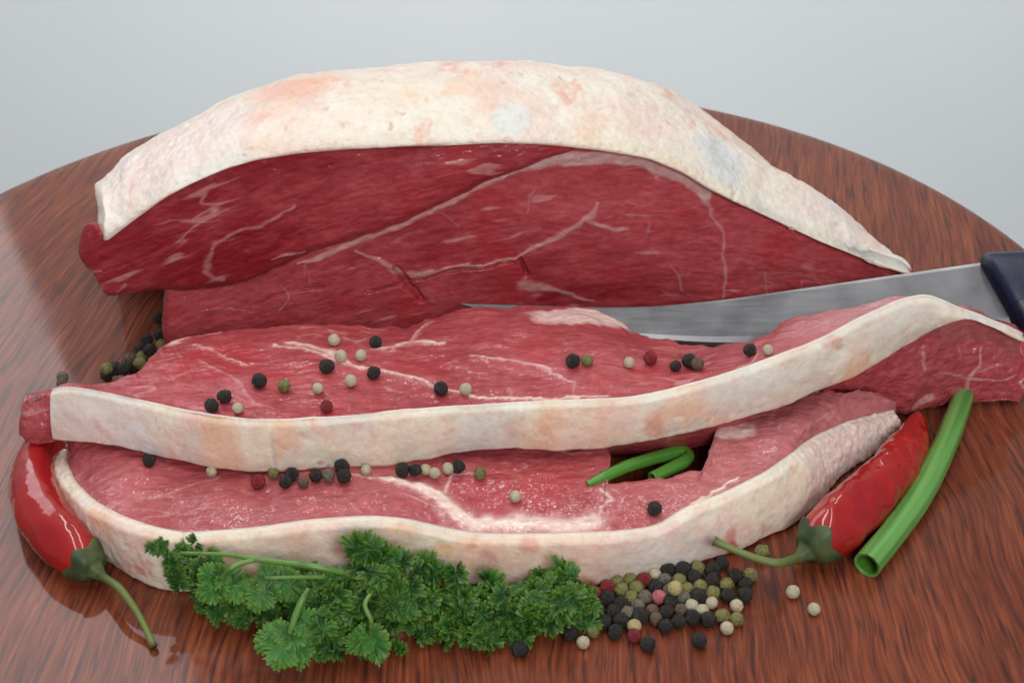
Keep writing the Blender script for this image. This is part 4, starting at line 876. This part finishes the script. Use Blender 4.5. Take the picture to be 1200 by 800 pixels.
# ------------------------------------------------------------------ parsley
def leaf_mat():
    m = attr_mat('parsley_leaf', 0.42, Specular__IOR__Level=0.4); tr = m.n('BsdfTranslucent'); at = [n for n in m.t.nodes if n.type == 'ATTRIBUTE'][0]
    g = m.mix(1.0, at.outputs['Color'], (1.5, 1.6, 0.5), 'MULTIPLY'); m.l(g, tr.inputs[0])
    mx = m.n('MixShader', Fac=0.28); m.l(m.b.outputs[0], mx.inputs[1]); m.l(tr.outputs[0], mx.inputs[2]); m.l(mx.outputs[0], m.out.inputs[0])
    return m.m
LM = leaf_mat(); SM = attr_mat('parsley_stem', 0.4, Subsurface__Weight=0.1, Subsurface__Scale=0.001).m
def leaf_mesh(var, curl):
    """lobed, toothed and ruffled leaflet, 1 unit long, growing along +Y"""
    rs = np.random.RandomState(100 + var); nf, nr = 97, 8
    nl, span, nt_ = (3, 1.25, 3) if curl < 0.5 else (5, 1.75, 3)
    ph = np.linspace(-span, span, nf); r = np.linspace(0.0, 1, nr)
    lp = np.sort((ph / span + 1) / 2 * nl + (0.22 * np.sin((ph / span + 1) * rs.uniform(2, 5) + rs.uniform(0, 6)) if curl > 0.5 else 0))   # lobe coordinate
    lob = np.abs(np.sin(np.pi * lp)) ** 0.5; lf = np.abs((lp % 1) - 0.5) * 2
    tooth = np.abs(np.sin(np.pi * lp * nt_)) ** 0.7
    deep = 0.34 if curl < 0.5 else 0.50
    Rb = (0.74 + 0.26 * np.cos(ph * 0.9)) * (deep + (0.80 - deep) * lob + 0.20 * tooth * lob) * (1 + 0.04 * rs.normal(size=nf))
    rr = r[:, None] * Rb[None]; x = rr * np.sin(ph)[None]; y = rr * np.cos(ph)[None] * 0.95
    ruf = curl * (r[:, None] ** 1.7) * (0.30 * np.sin(2 * np.pi * lp[None] * 1.0 + rs.uniform(0, 6)) + 0.22 * np.sin(2 * np.pi * lp[None] * 1.7 + rs.uniform(0, 6)))
    cup = (0.75 * curl - 0.05) * r[:, None] ** 2.2 * (0.7 + 0.3 * np.sin(ph[None] * 1.3 + rs.uniform(0, 6)))
    z = ruf - cup + (0.07 if curl < 0.5 else 0.0) * (1 - lob)[None] * r[:, None]
    P = np.stack([x, y, z], 2); me = grid_mesh('leaf', P, closed=False)
    fl = P.reshape(-1, 3); rad = np.repeat(r, nf)
    c = np.tile(np.array([0.018, 0.075, 0.011]), (len(fl), 1)); c = mixc(c, np.array([0.036, 0.125, 0.015]), sstep(-0.2, 0.3, fbm(fl, 3.0, 2, var)))
    c = mixc(c, np.array([0.19, 0.33, 0.05]), sstep(0.70, 1.0, rad) * (0.3 + 0.55 * np.tile(tooth, nr)))
    vein = (np.tile(lf, nr) < 0.12) * (1 - rad * 0.7); c = mixc(c, np.array([0.13, 0.26, 0.06]), vein * (0.5 if curl < 0.5 else 0.0))
    if curl < 0.5: c = mixc(c, np.array([0.12, 0.26, 0.05]), np.full(len(fl), 0.6))
    paint(me, c); me.materials.append(LM); return me
def frond_mesh(var, flat=False):
    """curly compound leaf: small cupped three-lobed leaflets on a short rib, 1 unit long"""
    rs = np.random.RandomState(300 + var); V_, Fc, Cl = [], [], []; nf, nr = 37, 5; off = 0
    for q in range(9):
        yy = 0.12 + 0.62 * (q // 2) / 4; side = -1 if q % 2 else 1
        L = (0.46 - 0.10 * abs(yy - 0.45)) * rs.uniform(0.85, 1.2); span = 1.5
        ph = np.linspace(-span, span, nf); r = np.linspace(0, 1, nr); lp = (ph / span + 1) / 2 * 3
        lob = np.abs(np.sin(np.pi * lp)) ** 0.5; tooth = np.abs(np.sin(np.pi * lp * 3)) ** 0.8
        Rb = (0.72 + 0.28 * np.cos(ph)) * (0.48 + 0.32 * lob + 0.22 * tooth) * (1 + 0.06 * rs.normal(size=nf))
        x = r[:, None] * (Rb * np.sin(ph))[None]; y = r[:, None] * (Rb * np.cos(ph))[None]
        z = -0.55 * r[:, None] ** 2.4 * (0.6 + 0.4 * np.sin(ph * 2 + rs.uniform(0, 6)))[None] + 0.22 * r[:, None] ** 1.6 * np.sin(2 * np.pi * lp + rs.uniform(0, 6))[None]
        P = np.stack([x, y, z], 2).reshape(-1, 3) * L
        head = side * rs.uniform(0.5, 1.5) * (1 - 0.75 * (q >= 8)); tilt = rs.uniform(-0.5, 0.9) * (0.3 if flat else 1); rollq = rs.uniform(-0.6, 0.6) * (0.3 if flat else 1)
        if flat: P[:, 2] *= 0.35; P *= 1.15
        M = np.array((Matrix.Rotation(-head, 3, 'Z') @ Matrix.Rotation(tilt, 3, 'X') @ Matrix.Rotation(rollq, 3, 'Y')))
        P = P @ M.T + np.array([side * 0.03, yy if q < 8 else 0.72, 0.05 * rs.normal() + 0.06]); V_.append(P)
        idx = np.arange(nf * nr).reshape(nr, nf) + off
        Fc.append(np.stack([idx[:-1, :-1], idx[1:, :-1], idx[1:, 1:], idx[:-1, 1:]], -1).reshape(-1, 4)); off += nf * nr
        rad = np.repeat(r, nf); c = np.tile(np.array([0.025, 0.102, 0.014]) * rs.uniform(0.6, 1.4) * (1.45 if flat else 1), (nf * nr, 1))
        c = mixc(c, np.array([0.18, 0.33, 0.05]), sstep(0.6, 1.0, rad) * (0.25 + 0.6 * np.tile(tooth, nr))); Cl.append(c)
    a = np.linspace(0, 1, 6); rib = tube(np.stack([0.02 * np.sin(a * 4), a * 0.8, 0.03 + 0 * a], 1), 0.02 * (1.2 - a), 6); nv = len(rib.reshape(-1, 3)); idx = np.arange(nv).reshape(6, 6) + off
    nx = np.roll(idx, -1, 1); Fc.append(np.stack([idx[:-1], idx[1:], nx[1:], nx[:-1]], -1).reshape(-1, 4)); V_.append(rib.reshape(-1, 3)); Cl.append(np.tile(np.array([0.10, 0.23, 0.05]), (nv, 1)))
    fq = np.concatenate(Fc).ravel(); me = raw_mesh('leaf', np.concatenate(V_), fq, np.arange(0, len(fq), 4)); paint(me, np.concatenate(Cl)); me.materials.append(LM); return me
CURLY = [frond_mesh(i) for i in range(8)]; FLATL = [frond_mesh(40 + i, True) for i in range(3)]
def place_leaf(parent, base, p, direction, normal, size, mesh):
    d = Vector(direction).normalized(); n = Vector(normal); n = (n - d * n.dot(d)).normalized(); x = d.cross(n)
    o = bpy.data.objects.new('leaf', mesh); C.objects.link(o); o.parent = parent
    M = Matrix(((x[0], d[0], n[0]), (x[1], d[1], n[1]), (x[2], d[2], n[2]))).to_4x4()
    o.matrix_local = Matrix.Translation(Vector(p - base)) @ M @ Matrix.Scale(size, 4); return o
def stem(parent, base, pts, col=(0.12, 0.26, 0.05)):
    A = np.array([[*G(x, y, z), psize(G(x, y, z), r)] for x, y, z, r in pts]); A = spline(A, 40, 3); P = tube(A[:, :3], A[:, 3], 10)
    me = grid_mesh('stem', P - base); fl = P.reshape(-1, 3); paint(me, mixc(np.tile(np.array(col), (len(fl), 1)), np.array([0.06, 0.16, 0.025]), sstep(0, .4, fbm(fl, 200, 2, 9)))); return link('stem', me, SM, parent)
def parsley(label, base_px, clusters, flats, stems):
    base = G(*base_px, 0.0); root = thing('parsley_sprig', label, 'parsley', tuple(base), 'parsley in front of the slices')
    for s in stems: stem(root, base, s)
    for px, py, z, size, count in clusters:
        c = G(px, py, z)
        for k in range(count):
            n = np.array([rng.gauss(0, 0.55), -0.55 + rng.gauss(0, 0.5), 0.75 + rng.gauss(0, 0.25)]); n /= np.linalg.norm(n)
            th = rng.uniform(0, 6.283); d = np.array([math.cos(th), math.sin(th), 0.0]); d -= n * (d @ n); d /= np.linalg.norm(d)
            L = size * rng.uniform(0.85, 1.35)
            p = c + np.array([rng.gauss(0, 1), rng.gauss(0, 0.8), rng.gauss(0, 0.5)]) * size * 0.62 - d * L * 0.35
            p[2] = max(p[2], 0.0025)
            if p[2] + d[2] * L < 0.002: d[2] = (0.002 - p[2]) / L
            place_leaf(root, base, p, d, n, L, CURLY[rng.randrange(len(CURLY))])
    for px, py, z, dpx, dpy, dz, size, fl in flats:
        a = G(px, py, z); b = G(dpx, dpy, z + dz); place_leaf(root, base, a, b - a, (rng.uniform(-.3, .3), -0.75, 0.8), size * 0.98, (FLATL if fl else CURLY)[rng.randrange(3)])
    return root
parsley('large sprig of curly green parsley with pale stems, along the lower slice', (420, 740),
    [(188, 644, .020, .0045, 3), (200, 652, .018, .005, 3), (208, 664, .015, .005, 3), (226, 676, .012, .007, 4), (246, 690, .009, .007, 5), (238, 668, .014, .006, 3), (272, 704, .006, .008, 6), (290, 694, .009, .007, 4), (300, 712, .004, .008, 5), (325, 700, .008, .008, 6), (345, 690, .010, .008, 5), (262, 712, .003, .006, 3), (330, 716, .004, .008, 5),
     (375, 652, .013, .006, 4), (365, 694, .012, .007, 5), (395, 682, .015, .008, 5), (405, 706, .012, .008, 5), (432, 674, .019, .008, 6), (455, 662, .021, .008, 6), (442, 696, .015, .008, 6), (430, 722, .009, .008, 5), (468, 688, .016, .008, 6), (472, 714, .009, .008, 5), (414, 745, .004, .008, 6), (438, 758, .003, .006, 4),
     (492, 684, 0.0130, .008, 6), (500, 708, 0.0090, .008, 6), (522, 696, 0.0110, .008, 6), (528, 722, 0.0050, .008, 6), (550, 704, 0.0090, .008, 6), (556, 732, 0.0030, .008, 5), (578, 710, 0.0080, .008, 6), (588, 734, 0.0030, .008, 6), (604, 718, 0.0040, .007, 6), (536, 744, 0.0030, .007, 4), (388, 734, 0.0030, .008, 6), (508, 732, 0.0030, .007, 5), (576, 746, 0.0030, .006, 4)],
    [(260, 676, .020, 246, 694, -.004, .0085, 1), (262, 674, .020, 280, 692, -.004, .0085, 1), (262, 672, .021, 238, 676, -.002, .0075, 1), (308, 677, .019, 332, 684, -.002, .010, 1), (312, 677, .019, 308, 694, -.003, .009, 1), (330, 677, .019, 345, 690, -.003, .008, 1),
     (340, 742, .012, 306, 760, -.003, .0095, 1), (340, 742, .012, 328, 776, -.004, .010, 1), (341, 742, .012, 354, 772, -.004, .0095, 1), (340, 740, .012, 304, 746, .0, .008, 1), (350, 724, .016, 372, 742, -.003, .008, 1), (434, 740, .012, 442, 762, -.004, .0085, 1), (432, 738, .012, 416, 758, -.004, .008, 1)],
    [[(205, 647, .021, 2.2), (240, 649, .0235, 2.4), (270, 648, .0245, 2.6), (298, 656, .0245, 3), (340, 659, .0245, 4), (375, 664, .024, 4.3), (420, 676, .018, 4)],
     [(298, 656, .0245, 3), (280, 660, .024, 3.2), (266, 668, .023, 3.2), (258, 680, .019, 2.4)], [(310, 677, .02, 2.5), (345, 676, .02, 2.6), (380, 676, .02, 2.4)],
     [(362, 690, .022, 3.2), (354, 702, .021, 4), (346, 722, .017, 4.4), (340, 742, .013, 3.6)], [(434, 696, .023, 2.4), (426, 708, .022, 3), (436, 728, .018, 2.8), (434, 742, .013, 2.2)]])
parsley('small tuft of curly parsley between the large sprig and the peppercorn pile', (650, 712),
    [(628, 700, .010, .007, 6), (644, 704, .009, .008, 7), (660, 700, .009, .008, 7), (678, 698, .008, .007, 6), (664, 714, .004, .007, 5), (640, 718, .004, .007, 5)], [], [[(610, 705, .006, 2.4), (640, 706, .006, 2.4), (670, 704, .006, 2)]])
